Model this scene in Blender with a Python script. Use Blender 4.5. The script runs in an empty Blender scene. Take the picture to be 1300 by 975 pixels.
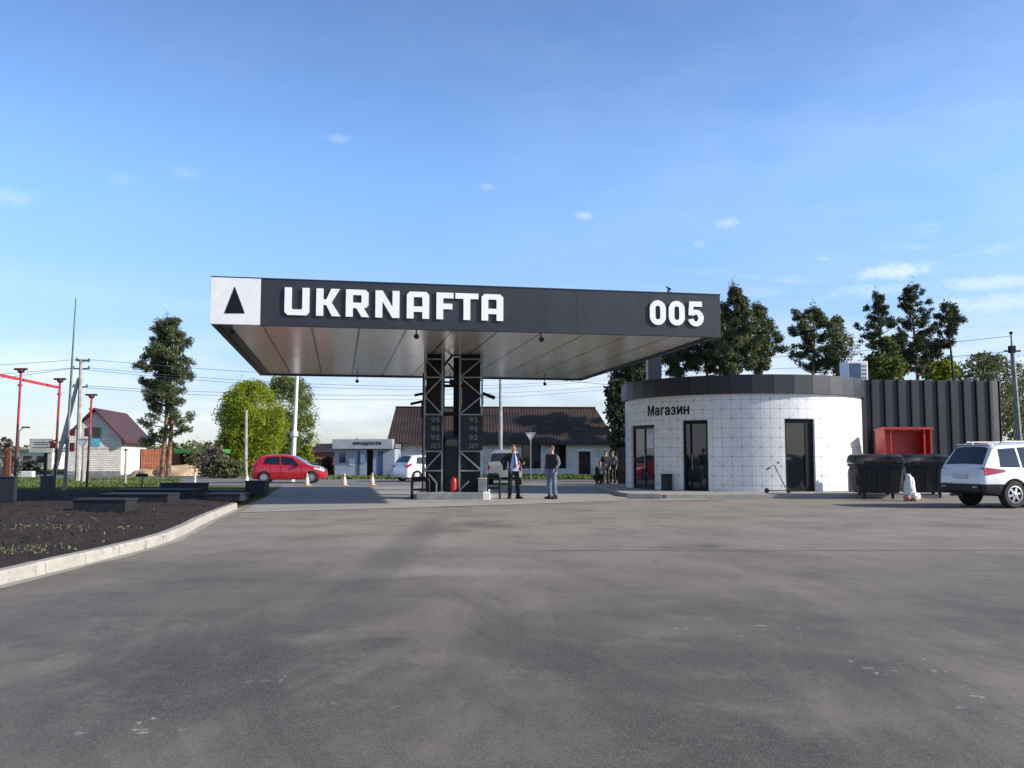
import bpy, bmesh, math, random
import numpy as np
from mathutils import Vector, Matrix, noise as mnoise

R = math.radians
rng = random.Random(7)
scene = bpy.context.scene
col = scene.collection

# ------------------------------------------------------------------ camera
FPX, CX, CY, HORIZON, CAMZ = 1150.0, 650.0, 487.5, 580.0, 1.40
PITCH = math.atan((HORIZON - CY) / FPX)
cam_data = bpy.data.cameras.new("camera")
cam = bpy.data.objects.new("camera", cam_data)
col.objects.link(cam)
cam.location = (0, 0, CAMZ)
cam.rotation_euler = (R(90) + PITCH, 0, 0)
cam_data.sensor_width = 36
cam_data.lens = 36 * FPX / 1300
cam_data.clip_start = 0.05
cam_data.clip_end = 6000
scene.camera = cam

# ------------------------------------------------------------------ light
SUN_AZ = R(-11)      # from +X, turned towards the camera side
SUN_EL = R(26)
sun_dir = Vector((math.cos(SUN_AZ) * math.cos(SUN_EL), math.sin(SUN_AZ) * math.cos(SUN_EL), math.sin(SUN_EL)))
sl = bpy.data.lights.new("sun", 'SUN')
sl.energy = 4.7
sl.angle = R(0.55)
sl.color = (1.0, 0.93, 0.82)
so = bpy.data.objects.new("sun", sl)
col.objects.link(so)
so.rotation_euler = sun_dir.to_track_quat('Z', 'Y').to_euler()
so.location = (30, -10, 40)

scene.view_settings.view_transform = 'Standard'
scene.view_settings.look = 'None'
scene.view_settings.gamma = 1
scene.view_settings.use_curve_mapping = False
scene.view_settings.exposure = 0.52
try:
    scene.cycles.max_bounces = 6
    scene.cycles.transparent_max_bounces = 8
    scene.cycles.use_denoising = True
except Exception:
    pass


def ray(px, py):
    a, b = (px - CX) / FPX, (CY - py) / FPX
    c, s = math.cos(PITCH), math.sin(PITCH)
    return Vector((a, c - b * s, s + b * c))


def G(px, py, z=0.0):
    d = ray(px, py)
    t = (z - CAMZ) / d.z
    return Vector((d.x * t, d.y * t, z))


def P(px, py, Y):
    d = ray(px, py)
    t = Y / d.y
    return Vector((d.x * t, Y, CAMZ + d.z * t))


# ------------------------------------------------------------------ node helpers
class NT:
    def __init__(self, tree):
        self.t = tree
        self.n = tree.nodes
        self.l = tree.links

    def new(self, kind, **kw):
        n = self.n.new(kind)
        for k, v in kw.items():
            if hasattr(n, k):
                setattr(n, k, v)
            else:
                n.inputs[k].default_value = v
        return n

    def link(self, a, b):
        self.l.new(a, b)

    def val(self, sock, v):
        if hasattr(v, 'is_output'):
            self.l.new(v, sock)
        else:
            sock.default_value = v

    def math(self, op, a, b=0.0, clamp=False):
        n = self.n.new('ShaderNodeMath')
        n.operation = op
        n.use_clamp = clamp
        self.val(n.inputs[0], a)
        self.val(n.inputs[1], b)
        return n.outputs[0]

    def vmath(self, op, a, b=(0, 0, 0)):
        n = self.n.new('ShaderNodeVectorMath')
        n.operation = op
        self.val(n.inputs[0], a)
        self.val(n.inputs[1], b)
        return n.outputs[1] if op in ('LENGTH', 'DISTANCE', 'DOT_PRODUCT') else n.outputs[0]

    def mix(self, fac, a, b):
        n = self.n.new('ShaderNodeMix')
        n.data_type = 'RGBA'
        self.val(n.inputs[0], fac)
        for sock, v in ((n.inputs[6], a), (n.inputs[7], b)):
            if hasattr(v, 'is_output'):
                self.l.new(v, sock)
            else:
                sock.default_value = (*v[:3], 1)
        return n.outputs[2]

    def ramp(self, fac, lo, hi):
        n = self.n.new('ShaderNodeMapRange')
        n.interpolation_type = 'SMOOTHSTEP'
        self.val(n.inputs['Value'], fac)
        n.inputs['From Min'].default_value = lo
        n.inputs['From Max'].default_value = hi
        return n.outputs[0]

    def noise(self, vec, scale, detail=4, rough=0.55):
        n = self.n.new('ShaderNodeTexNoise')
        n.inputs['Scale'].default_value = scale
        n.inputs['Detail'].default_value = detail
        n.inputs['Roughness'].default_value = rough
        if vec is not None:
            self.l.new(vec, n.inputs['Vector'])
        return n.outputs[0]

    def mapping(self, vec, scale=(1, 1, 1), rot=(0, 0, 0), loc=(0, 0, 0)):
        n = self.n.new('ShaderNodeMapping')
        n.inputs['Scale'].default_value = scale
        n.inputs['Rotation'].default_value = rot
        n.inputs['Location'].default_value = loc
        self.l.new(vec, n.inputs['Vector'])
        return n.outputs[0]


# ------------------------------------------------------------------ world / sky
world = bpy.data.worlds.new("World")
scene.world = world
world.use_nodes = True
w = NT(world.node_tree)
w.n.clear()
sky = w.new('ShaderNodeTexSky', sky_type='NISHITA')
sky.sun_disc = False
sky.sun_elevation = SUN_EL
sky.sun_rotation = R(90) - SUN_AZ
sky.altitude = 100
sky.air_density = 1.0
sky.dust_density = 0.6
sky.ozone_density = 1.0
tc = w.new('ShaderNodeTexCoord')
dirv = w.vmath('NORMALIZE', tc.outputs['Generated'])
sep = w.new('ShaderNodeSeparateXYZ')
w.link(dirv, sep.inputs[0])
skyc = sky.outputs[0]
up_z = w.ramp(sep.outputs[2], 0.02, 0.34)
high_z = w.ramp(sep.outputs[2], 0.50, 0.78)
tint = w.mix(up_z, (0.92, 0.98, 1.30), (1.13, 1.46, 1.90))
tint = w.mix(w.ramp(sep.outputs[2], 0.26, 0.52), tint, (0.88, 1.08, 1.50))
tint = w.mix(high_z, tint, (0.66, 0.60, 0.56))
tm_ = w.new('ShaderNodeMix', data_type='RGBA', blend_type='MULTIPLY')
tm_.inputs[0].default_value = 1.0
w.link(skyc, tm_.inputs[6])
w.link(tint, tm_.inputs[7])
skyc = tm_.outputs[2]
# thin cloud veil low over the horizon
band_n = w.noise(w.mapping(dirv, scale=(2.2, 2.2, 11)), 2.2, 6, 0.6)
band = w.math('MULTIPLY', w.ramp(band_n, 0.36, 0.66), w.math('SUBTRACT', 1.0, w.ramp(sep.outputs[2], 0.02, 0.21)))
wisp_n = w.noise(w.mapping(dirv, scale=(3, 3, 16), rot=(0, 0.05, 0.3)), 4.5, 7, 0.62)
wisp = w.math('MULTIPLY', w.ramp(wisp_n, 0.50, 0.78), w.ramp(sep.outputs[0], -0.05, 0.6))
wisp = w.math('MULTIPLY', wisp, w.math('SUBTRACT', 1.0, w.ramp(sep.outputs[2], 0.10, 0.30)))
veil = w.math('MULTIPLY', w.ramp(w.noise(w.mapping(dirv, scale=(1.2, 1.2, 3.5), rot=(0, 0.25, 0.4)), 1.8, 7, 0.6), 0.42, 0.80), w.math('ADD', 0.10, w.math('MULTIPLY', w.ramp(sep.outputs[0], -0.2, 0.6), 0.22)))
wisp = w.math('MAXIMUM', wisp, veil)
fac = w.math('ADD', w.math('MULTIPLY', band, 0.80), w.math('MULTIPLY', wisp, 0.75), clamp=True)
puff_n = w.noise(dirv, 70, 6, 0.65)
for (px, py, rx, ry, k) in ((1135, 345, 44, 9, .85), (1262, 358, 66, 8, .6), (1275, 384, 84, 11, .55), (1120, 368, 66, 8, .35),
                            (926, 283, 18, 6, .55), (740, 273, 13, 6, .5), (428, 176, 14, 5, .25), (236, 219, 17, 7, .16),
                            (158, 228, 16, 7, .14), (10, 249, 26, 10, .32), (618, 237, 9, 5, .25), (1046, 329, 9, 4, .35), (885, 310, 9, 5, .3)):
    d = ray(px, py).normalized()
    rel = w.vmath('SUBTRACT', dirv, tuple(d))
    rel = w.mapping(rel, scale=(FPX / rx, FPX / rx, FPX / ry))
    dist = w.vmath('LENGTH', rel)
    dist = w.math('ADD', dist, w.math('MULTIPLY', w.math('SUBTRACT', puff_n, 0.5), 2.3))
    m = w.math('MULTIPLY', w.math('SUBTRACT', 1.0, w.ramp(dist, 0.05, 1.45)), k * .8)
    fac = w.math('MAXIMUM', fac, m)
skyc = w.mix(w.math('MULTIPLY', fac, 0.9), skyc, (7.2, 7.6, 8.6))
bg = w.new('ShaderNodeBackground')
w.link(skyc, bg.inputs[0])
bg.inputs[1].default_value = 0.10
wo = w.new('ShaderNodeOutputWorld')
w.link(bg.outputs[0], wo.inputs[0])


# ------------------------------------------------------------------ materials
MATS = {}


def mat(name, color, rough=0.6, metal=0.0, var=0.12, scale=3.0, bump=0.0, bscale=40.0, spec=0.5, coat=0.0, color2=None, emit=None):
    if name in MATS:
        return MATS[name]
    m = bpy.data.materials.new(name)
    m.use_nodes = True
    t = NT(m.node_tree)
    b = t.n['Principled BSDF']
    tcn = t.new('ShaderNodeTexCoord')
    nz = t.noise(tcn.outputs['Object'], scale, 5, 0.6)
    c2 = color2 if color2 else tuple(max(0, c * (1 - var * 2)) for c in color)
    hi = tuple(min(1, c * (1 + var * 0.6)) for c in color)
    t.link(t.mix(t.ramp(nz, 0.3, 0.7), c2, hi), b.inputs['Base Color'])
    b.inputs['Roughness'].default_value = rough
    nz2 = t.noise(tcn.outputs['Object'], scale * 4, 3, 0.6)
    rr = t.new('ShaderNodeMapRange')
    t.link(nz2, rr.inputs[0])
    rr.inputs[3].default_value = max(0, rough - 0.08)
    rr.inputs[4].default_value = min(1, rough + 0.10)
    t.link(rr.outputs[0], b.inputs['Roughness'])
    b.inputs['Metallic'].default_value = metal
    b.inputs['Specular IOR Level'].default_value = spec
    b.inputs['Coat Weight'].default_value = coat
    if bump > 0:
        bn = t.new('ShaderNodeBump')
        bn.inputs['Strength'].default_value = bump
        bn.inputs['Distance'].default_value = 0.02
        t.link(t.noise(tcn.outputs['Object'], bscale, 5, 0.65), bn.inputs['Height'])
        t.link(bn.outputs[0], b.inputs['Normal'])
    MATS[name] = m
    return m


def new_mat(name):
    m = bpy.data.materials.new(name)
    m.use_nodes = True
    MATS[name] = m
    t = NT(m.node_tree)
    return m, t, t.n['Principled BSDF']


def asphalt_material():
    m, t, b = new_mat('asphalt')
    g = t.new('ShaderNodeNewGeometry')
    pos = g.outputs['Position']
    big = t.noise(t.mapping(pos, scale=(0.16, 0.26, 1), rot=(0, 0, 0.5)), 1.0, 6, 0.58)
    med = t.noise(t.mapping(pos, scale=(0.55, 0.9, 1), rot=(0, 0, 0.2)), 1.0, 6, 0.62)
    spp = t.new('ShaderNodeSeparateXYZ')
    t.link(pos, spp.inputs[0])

    def fan(cx, cy, ka, kr, bend, seed):
        # wheel wipes fanning out from the pump island: noise stretched along the radius
        dx, dy = t.math('SUBTRACT', spp.outputs[0], cx), t.math('SUBTRACT', cy, spp.outputs[1])
        rad = t.math('SQRT', t.math('ADD', t.math('MULTIPLY', dx, dx), t.math('MULTIPLY', dy, dy)))
        an = t.math('ARCTAN2', dx, dy)
        an = t.math('ADD', an, t.math('MULTIPLY', rad, bend))
        cv = t.new('ShaderNodeCombineXYZ')
        t.link(t.math('MULTIPLY', an, ka), cv.inputs[0])
        t.link(t.math('MULTIPLY', rad, kr), cv.inputs[1])
        cv.inputs[2].default_value = seed
        warp = t.noise(pos, 0.45, 4, 0.6)
        return t.noise(t.vmath('ADD', cv.outputs[0], t.mapping(warp, scale=(0.9, 0.9, 0.9)) if False else cv.outputs[0]), 1.0, 8, 0.68)
    streak = fan(-2.0, 28.0, 5.5, 0.05, 0.012, 1.0)
    streak2 = fan(2.0, 30.0, 6.5, 0.05, -0.022, 5.0)
    fine = t.noise(pos, 55, 4, 0.7)
    vor = t.new('ShaderNodeTexVoronoi')
    vor.inputs['Scale'].default_value = 130
    t.link(pos, vor.inputs['Vector'])
    c = t.mix(t.ramp(big, 0.30, 0.70), (0.056, 0.049, 0.044), (0.128, 0.112, 0.098))
    c = t.mix(t.math('MULTIPLY', t.ramp(med, 0.42, 0.72), 0.55), c, (0.172, 0.149, 0.128))
    c = t.mix(t.math('MULTIPLY', t.ramp(med, 0.50, 0.28), 0.0), c, (0.05, 0.046, 0.044))
    c = t.mix(t.math('MULTIPLY', t.ramp(streak, 0.49, 0.66), 0.70), c, (0.215, 0.186, 0.160))
    c = t.mix(t.math('MULTIPLY', t.ramp(streak2, 0.49, 0.63), 0.62), c, (0.046, 0.039, 0.035))
    sp = t.new('ShaderNodeSeparateXYZ')
    t.link(pos, sp.inputs[0])
    # dusty, worn stretch in front of the pumps
    dust = t.math('MULTIPLY', t.ramp(sp.outputs[1], 5.5, 18.0), t.ramp(t.noise(pos, 0.45, 7, 0.65), 0.18, 0.62))
    c = t.mix(t.math('MULTIPLY', dust, 0.75), c, (0.330, 0.283, 0.240))

    def blob(cx, cy, rx, ry, sharp, rot=0.0):
        rel = t.mapping(t.vmath('SUBTRACT', pos, (cx, cy, 0)), scale=(1 / rx, 1 / ry, 0), rot=(0, 0, rot))
        d = t.math('ADD', t.vmath('LENGTH', rel), t.math('MULTIPLY', t.math('SUBTRACT', t.noise(pos, 1.6, 6, 0.7), 0.5), 1.5))
        return t.math('SUBTRACT', 1.0, t.ramp(d, 1 - sharp, 1 + sharp))
    for (px, py, rx, ry, k) in ((585, 724, 1.0, .45, .55), (490, 728, .8, .35, .35), (500, 687, 1.1, 1.2, .45), (640, 712, 1.0, .5, .3), (300, 672, 1.3, .9, .4)):
        q = G(px, py)
        c = t.mix(t.math('MULTIPLY', blob(q.x, q.y, rx, ry, 0.7), k), c, (0.33, 0.295, 0.25))
    q = G(520, 690)
    c = t.mix(t.math('MULTIPLY', blob(q.x, q.y, .35, 6.5, 0.5, 0.03), 0.45), c, (0.06, 0.056, 0.056))
    # dribbled pale specks to the right
    sv = t.new('ShaderNodeTexVoronoi')
    sv.inputs['Scale'].default_value = 6.5
    nzv = t.new('ShaderNodeTexNoise')
    nzv.inputs['Scale'].default_value = 9
    nzv.inputs['Detail'].default_value = 4
    t.link(pos, nzv.inputs['Vector'])
    t.link(t.vmath('ADD', pos, t.mapping(nzv.outputs['Color'], scale=(.22, .22, 0))), sv.inputs['Vector'])
    spot = t.math('SUBTRACT', 1.0, t.ramp(t.math('ADD', sv.outputs['Distance'], t.math('MULTIPLY', fine, 0.10)), 0.12, 0.26))
    reg = 0
    for (px, py, rx, ry) in ((1150, 848, .45, .45), (1235, 885, .5, .3), (900, 795, .6, .4), (195, 930, .35, .3), (490, 885, .35, .2), (330, 855, .3, .25), (1290, 790, .3, .3)):
        q = G(px, py)
        bb = blob(q.x, q.y, rx, ry, 0.4)
        reg = bb if reg == 0 else t.math('MAXIMUM', reg, bb)
    c = t.mix(t.math('MULTIPLY', t.math('MULTIPLY', spot, reg), 0.75), c, (0.42, 0.39, 0.37))
    # construction joint running across the lot
    wob = t.math('MULTIPLY', t.math('SUBTRACT', t.noise(pos, 0.6, 3, 0.5), 0.5), 0.12)
    jd = t.math('ABSOLUTE', t.math('SUBTRACT', t.math('ADD', sp.outputs[1], wob), 13.75))
    joint = t.math('MULTIPLY', t.math('SUBTRACT', 1.0, t.ramp(jd, 0.02, 0.16)), t.ramp(sp.outputs[0], -1.5, 1.5))
    c = t.mix(t.math('MULTIPLY', joint, 0.55), c, (0.045, 0.041, 0.039))
    # scuffs and tyre wipes at hand scale
    sc1 = t.noise(t.mapping(pos, scale=(1.1, 1.3, 1), rot=(0, 0, 0.6)), 1.0, 8, 0.72)
    sc2 = t.noise(t.mapping(pos, scale=(2.4, 0.5, 1), rot=(0, 0, -0.75)), 1.0, 8, 0.72)
    c = t.mix(t.math('MULTIPLY', t.ramp(sc1, 0.50, 0.70), 0.38), c, (0.250, 0.217, 0.188))
    c = t.mix(t.math('MULTIPLY', t.ramp(sc1, 0.46, 0.30), 0.45), c, (0.050, 0.046, 0.044))
    c = t.mix(t.math('MULTIPLY', t.ramp(sc2, 0.52, 0.74), 0.35), c, (0.215, 0.186, 0.160))
    c = t.mix(t.math('MULTIPLY', t.ramp(sc2, 0.46, 0.28), 0.35), c, (0.050, 0.046, 0.045))
    # stone grain
    c = t.mix(t.math('MULTIPLY', t.ramp(vor.outputs['Color'], 0.35, 0.95), 0.34), c, (0.27, 0.245, 0.22))
    c = t.mix(t.math('MULTIPLY', t.ramp(fine, 0.44, 0.70), 0.42), c, (0.038, 0.034, 0.032))
    t.link(c, b.inputs['Base Color'])
    b.inputs['Roughness'].default_value = 0.82
    b.inputs['Specular IOR Level'].default_value = 0.35
    bn = t.new('ShaderNodeBump')
    bn.inputs['Strength'].default_value = 0.30
    bn.inputs['Distance'].default_value = 0.006
    t.link(t.math('ADD', t.math('MULTIPLY', vor.outputs['Distance'], 0.7), t.math('MULTIPLY', t.noise(pos, 120, 4, 0.7), 0.6)), bn.inputs['Height'])
    t.link(bn.outputs[0], b.inputs['Normal'])
    return m


def ground_mix(name, cols, scale, bump=0.4, rough=0.9, fine=30, dist=0.03):
    m, t, b = new_mat(name)
    g = t.new('ShaderNodeNewGeometry')
    pos = g.outputs['Position']
    a = t.noise(pos, scale, 6, 0.6)
    f = t.noise(pos, fine, 5, 0.7)
    c = t.mix(t.ramp(a, 0.3, 0.7), cols[0], cols[1])
    c = t.mix(t.math('MULTIPLY', t.ramp(f, 0.40, 0.72), 0.75), c, cols[2])
    if len(cols) > 3:
        c = t.mix(t.ramp(t.noise(pos, scale * 2.7, 5, 0.65), 0.56, 0.70), c, cols[3])
    t.link(c, b.inputs['Base Color'])
    b.inputs['Roughness'].default_value = rough
    b.inputs['Specular IOR Level'].default_value = 0.2
    bn = t.new('ShaderNodeBump')
    bn.inputs['Strength'].default_value = bump
    bn.inputs['Distance'].default_value = dist
    t.link(f, bn.inputs['Height'])
    t.link(bn.outputs[0], b.inputs['Normal'])
    return m


def tile_material():
    """white glazed wall squares with grey joints, dots on alternate crossings and faint diagonals"""
    m, t, b = new_mat('wall_tile')
    uv = t.new('ShaderNodeUVMap')
    sp = t.new('ShaderNodeSeparateXYZ')
    t.link(uv.outputs[0], sp.inputs[0])
    S = 0.352
    u = t.math('DIVIDE', sp.outputs[0], S)
    v = t.math('DIVIDE', sp.outputs[1], S)

    def tri(x):   # distance to the nearest integer
        return t.math('ABSOLUTE', t.math('SUBTRACT', x, t.math('ROUND', x)))

    def line(dist, wdt):
        return t.math('SUBTRACT', 1.0, t.ramp(dist, wdt * 0.6, wdt * 1.3))
    grid = t.math('MAXIMUM', line(tri(u), 0.022), line(tri(v), 0.022))
    a = t.math('MULTIPLY', t.math('ADD', u, v), 0.5)
    c = t.math('MULTIPLY', t.math('SUBTRACT', u, v), 0.5)
    da, dc = tri(a), tri(c)
    diag = t.math('MAXIMUM', line(da, 0.014), line(dc, 0.014))
    gate = t.ramp(t.noise(uv.outputs[0], 0.9, 3, 0.5), 0.28, 0.55)
    node = t.math('SUBTRACT', 1.0, t.ramp(t.math('ADD', da, dc), 0.05, 0.11))
    k = t.math('MAXIMUM', t.math('MULTIPLY', grid, 0.68), t.math('MULTIPLY', t.math('MULTIPLY', diag, gate), 0.55))
    k = t.math('MAXIMUM', k, t.math('MULTIPLY', node, 0.70))
    base = t.mix(t.ramp(t.noise(uv.outputs[0], 1.4, 5, 0.6), 0.3, 0.7), (0.72, 0.72, 0.71), (0.80, 0.80, 0.79))
    low = t.math('MULTIPLY', t.math('SUBTRACT', 1.0, t.ramp(sp.outputs[1], 0.1, 0.7)), t.ramp(t.noise(uv.outputs[0], 3.0, 5, .65), .4, .75))
    base = t.mix(t.math('MULTIPLY', low, 0.35), base, (0.50, 0.47, 0.43))
    t.link(t.mix(k, base, (0.16, 0.165, 0.18)), b.inputs['Base Color'])
    b.inputs['Roughness'].default_value = 0.34
    bn = t.new('ShaderNodeBump')
    bn.inputs['Strength'].default_value = 0.25
    bn.inputs['Distance'].default_value = 0.004
    bn.invert = True
    t.link(grid, bn.inputs['Height'])
    t.link(bn.outputs[0], b.inputs['Normal'])
    return m


def brick_material(name, c1, c2, mortar, scale=1.0, wear=0.3):
    m, t, b = new_mat(name)
    tcn = t.new('ShaderNodeTexCoord')
    sp = t.new('ShaderNodeSeparateXYZ')
    t.link(tcn.outputs['Object'], sp.inputs[0])
    cmb = t.new('ShaderNodeCombineXYZ')
    t.link(t.math('ADD', sp.outputs[0], sp.outputs[1]), cmb.inputs[0])
    t.link(sp.outputs[2], cmb.inputs[1])
    br = t.new('ShaderNodeTexBrick')
    t.link(cmb.outputs[0], br.inputs['Vector'])
    br.inputs['Color1'].default_value = (*c1, 1)
    br.inputs['Color2'].default_value = (*c2, 1)
    br.inputs['Mortar'].default_value = (*mortar, 1)
    br.inputs['Scale'].default_value = scale
    br.inputs['Mortar Size'].default_value = 0.03
    br.inputs['Brick Width'].default_value = 0.62
    br.inputs['Row Height'].default_value = 0.24
    nz = t.noise(tcn.outputs['Object'], 1.3, 6, 0.65)
    t.link(t.mix(t.math('MULTIPLY', t.ramp(nz, 0.45, 0.75), wear), br.outputs[0], mortar), b.inputs['Base Color'])
    b.inputs['Roughness'].default_value = 0.88
    bn = t.new('ShaderNodeBump')
    bn.inputs['Strength'].default_value = 0.5
    bn.inputs['Distance'].default_value = 0.02
    t.link(t.math('SUBTRACT', t.noise(tcn.outputs['Object'], 12, 4, .6), br.outputs['Fac']), bn.inputs['Height'])
    t.link(bn.outputs[0], b.inputs['Normal'])
    return m


def leaf_material(name, dark, light, trans=0.25):
    m, t, b = new_mat(name)
    g = t.new('ShaderNodeNewGeometry')
    tcn = t.new('ShaderNodeTexCoord')
    c = t.mix(g.outputs['Random Per Island'], dark, light)
    cl = t.ramp(t.noise(tcn.outputs['Object'], 0.55, 4, 0.6), 0.3, 0.7)
    c = t.mix(t.math('MULTIPLY', cl, 0.45), c, tuple(x * 1.35 for x in light))
    t.link(c, b.inputs['Base Color'])
    b.inputs['Roughness'].default_value = 0.6
    b.inputs['Specular IOR Level'].default_value = 0.25
    tr = t.new('ShaderNodeBsdfTranslucent')
    t.link(c, tr.inputs[0])
    mx = t.new('ShaderNodeMixShader')
    mx.inputs[0].default_value = trans
    t.link(b.outputs[0], mx.inputs[1])
    t.link(tr.outputs[0], mx.inputs[2])
    t.link(mx.outputs[0], t.n['Material Output'].inputs[0])
    return m


def soffit_material():
    m, t, b = new_mat('soffit_metal')
    tcn = t.new('ShaderNodeTexCoord')
    sp = t.new('ShaderNodeSeparateXYZ')
    t.link(tcn.outputs['Object'], sp.inputs[0])
    x, y = sp.outputs[0], sp.outputs[1]
    fr = t.math('FRACT', t.math('DIVIDE', x, 1.26))
    seam = t.math('SUBTRACT', 1.0, t.ramp(t.math('MINIMUM', fr, t.math('SUBTRACT', 1.0, fr)), 0.014, 0.030))
    fy = t.math('FRACT', t.math('DIVIDE', y, 0.30))
    rib = t.math('MINIMUM', fy, t.math('SUBTRACT', 1.0, fy))
    ribl = t.math('SUBTRACT', 1.0, t.ramp(rib, 0.02, 0.06))
    cell = t.new('ShaderNodeTexWhiteNoise')
    cell.noise_dimensions = '2D'
    cv = t.new('ShaderNodeCombineXYZ')
    t.link(t.math('FLOOR', t.math('DIVIDE', x, 1.26)), cv.inputs[0])
    t.link(t.math('FLOOR', t.math('DIVIDE', y, 0.30)), cv.inputs[1])
    t.link(cv.outputs[0], cell.inputs['Vector'])
    base = t.mix(t.noise(tcn.outputs['Object'], 0.35, 3, .5), (0.90, 0.85, 0.78), (0.95, 0.90, 0.83))
    base = t.mix(t.math('MULTIPLY', ribl, 0.0), base, (0.45, 0.43, 0.40))
    t.link(t.mix(t.math('MULTIPLY', seam, 0.95), base, (0.05, 0.045, 0.045)), b.inputs['Base Color'])
    b.inputs['Metallic'].default_value = 0.60
    t.link(t.math('ADD', 0.16, t.math('MULTIPLY', t.noise(tcn.outputs['Object'], 2.0, 4, .6), 0.14)), b.inputs['Roughness'])
    bn = t.new('ShaderNodeBump')
    bn.inputs['Strength'].default_value = 0.3
    bn.inputs['Distance'].default_value = 0.006
    t.link(t.math('MULTIPLY', t.noise(tcn.outputs['Object'], 0.5, 2, .5), 1.5), bn.inputs['Height'])
    t.link(bn.outputs[0], b.inputs['Normal'])
    return m


def roof_material(name, c1, c2, patch=None):
    m, t, b = new_mat(name)
    tcn = t.new('ShaderNodeTexCoord')
    sp = t.new('ShaderNodeSeparateXYZ')
    t.link(tcn.outputs['Object'], sp.inputs[0])
    fx = t.math('SINE', t.math('MULTIPLY', sp.outputs[0], 2 * math.pi / 0.22))
    fz = t.math('FRACT', t.math('DIVIDE', sp.outputs[2], 0.20))
    c = t.mix(t.ramp(t.noise(tcn.outputs['Object'], 0.7, 5, .6), .35, .65), c1, c2)
    c = t.mix(t.math('MULTIPLY', t.math('SUBTRACT', 1.0, t.ramp(fz, 0.05, 0.25)), 0.5), c, tuple(x * .4 for x in c1))
    if patch:  # dark blotches painted into the colour as tree shadow on the roof
        c = t.mix(t.ramp(t.noise(t.mapping(tcn.outputs['Object'], scale=(0.16, 0.3, 0.5), loc=(3, 0, 0)), 1.0, 3, .5), .50, .60), c, patch)
    t.link(c, b.inputs['Base Color'])
    b.inputs['Roughness'].default_value = 0.55
    bn = t.new('ShaderNodeBump')
    bn.inputs['Strength'].default_value = 0.4
    bn.inputs['Distance'].default_value = 0.03
    t.link(t.math('ADD', fx, fz), bn.inputs['Height'])
    t.link(bn.outputs[0], b.inputs['Normal'])
    return m


def glass_material(name, tint, rough=0.03):
    m, t, b = new_mat(name)
    tcn = t.new('ShaderNodeTexCoord')
    t.link(t.mix(t.noise(tcn.outputs['Object'], 1.5, 3, .5), tint, tuple(x * 1.6 for x in tint)), b.inputs['Base Color'])
    b.inputs['Roughness'].default_value = rough
    b.inputs['Specular IOR Level'].default_value = 0.7
    return m


asphalt_material()
tile_material()
soffit_material()
ground_mix('grass_ground', [(0.075, 0.105, 0.028), (0.12, 0.135, 0.045), (0.05, 0.07, 0.02), (0.17, 0.145, 0.085)], 0.35, 0.6, 0.95, 9, 0.08)
ground_mix('lawn', [(0.07, 0.13, 0.025), (0.115, 0.165, 0.04), (0.05, 0.085, 0.02), (0.15, 0.15, 0.07)], 0.5, 0.6, 0.95, 14, 0.08)
ground_mix('soil', [(0.036, 0.027, 0.023), (0.058, 0.043, 0.035), (0.020, 0.015, 0.013)], 0.8, 0.8, 0.95, 22, 0.05)
ground_mix('road_surface', [(0.17, 0.165, 0.165), (0.23, 0.22, 0.21), (0.14, 0.135, 0.13)], 0.3, 0.3, 0.9, 40, 0.01)
ground_mix('pad_paving', [(0.28, 0.27, 0.255), (0.35, 0.33, 0.305), (0.23, 0.22, 0.205)], 0.5, 0.3, 0.85, 40, 0.01)
ground_mix('pale_concrete', [(0.30, 0.285, 0.26), (0.37, 0.35, 0.32), (0.24, 0.225, 0.20)], 0.9, 0.35, 0.85, 30, 0.01)
ground_mix('kerb_concrete', [(0.32, 0.30, 0.27), (0.40, 0.375, 0.34), (0.26, 0.24, 0.215), (0.24, 0.22, 0.195)], 1.6, 0.4, 0.88, 26, 0.01)
ground_mix('sand', [(0.42, 0.31, 0.19), (0.52, 0.40, 0.26), (0.34, 0.25, 0.15)], 1.5, 0.5, 0.95, 12, 0.04)
brick_material('white_brick', (0.86, 0.80, 0.70), (0.74, 0.68, 0.59), (0.33, 0.31, 0.29), 1.7, 0.35)
brick_material('rough_stone', (0.88, 0.83, 0.75), (0.76, 0.70, 0.62), (0.42, 0.39, 0.35), 2.3, 0.75)
roof_material('maroon_roof', (0.058, 0.018, 0.014), (0.080, 0.026, 0.020))
roof_material('brown_roof', (0.044, 0.028, 0.023), (0.058, 0.037, 0.030), (0.026, 0.019, 0.019))  # third colour is the painted shadow blotches
glass_material('dark_glass', (0.008, 0.010, 0.013))
glass_material('blue_glass', (0.02, 0.035, 0.065), 0.05)
M = MATS
mat('white_paint', (0.80, 0.80, 0.79), 0.4, var=0.03)
mat('letter_white', (0.86, 0.86, 0.86), 0.35, var=0.02)
mat('anthracite', (0.024, 0.026, 0.034), 0.38, var=0.10, scale=1.2)
mat('anthracite_panel', (0.026, 0.028, 0.037), 0.42, var=0.12, scale=0.9)
mat('black_metal', (0.007, 0.007, 0.009), 0.5, var=0.15, spec=0.25)
mat('black_plastic', (0.016, 0.017, 0.021), 0.42, var=0.15, bump=0.15, spec=0.35)
mat('annex_dark', (0.015, 0.017, 0.023), 0.45, var=0.12, scale=0.9)
mat('galvanised', (0.30, 0.30, 0.30), 0.42, metal=0.55, var=0.15, scale=6)
mat('grey_metal', (0.22, 0.22, 0.23), 0.5, metal=0.3, var=0.15)
mat('mast_metal', (0.17, 0.19, 0.18), 0.5, metal=0.2, var=0.2)
mat('concrete_post', (0.40, 0.39, 0.36), 0.85, var=0.18, bump=0.3)
mat('grey_concrete', (0.25, 0.25, 0.25), 0.85, var=0.15, bump=0.3)
mat('red_paint', (0.46, 0.030, 0.035), 0.45, var=0.12)
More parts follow.
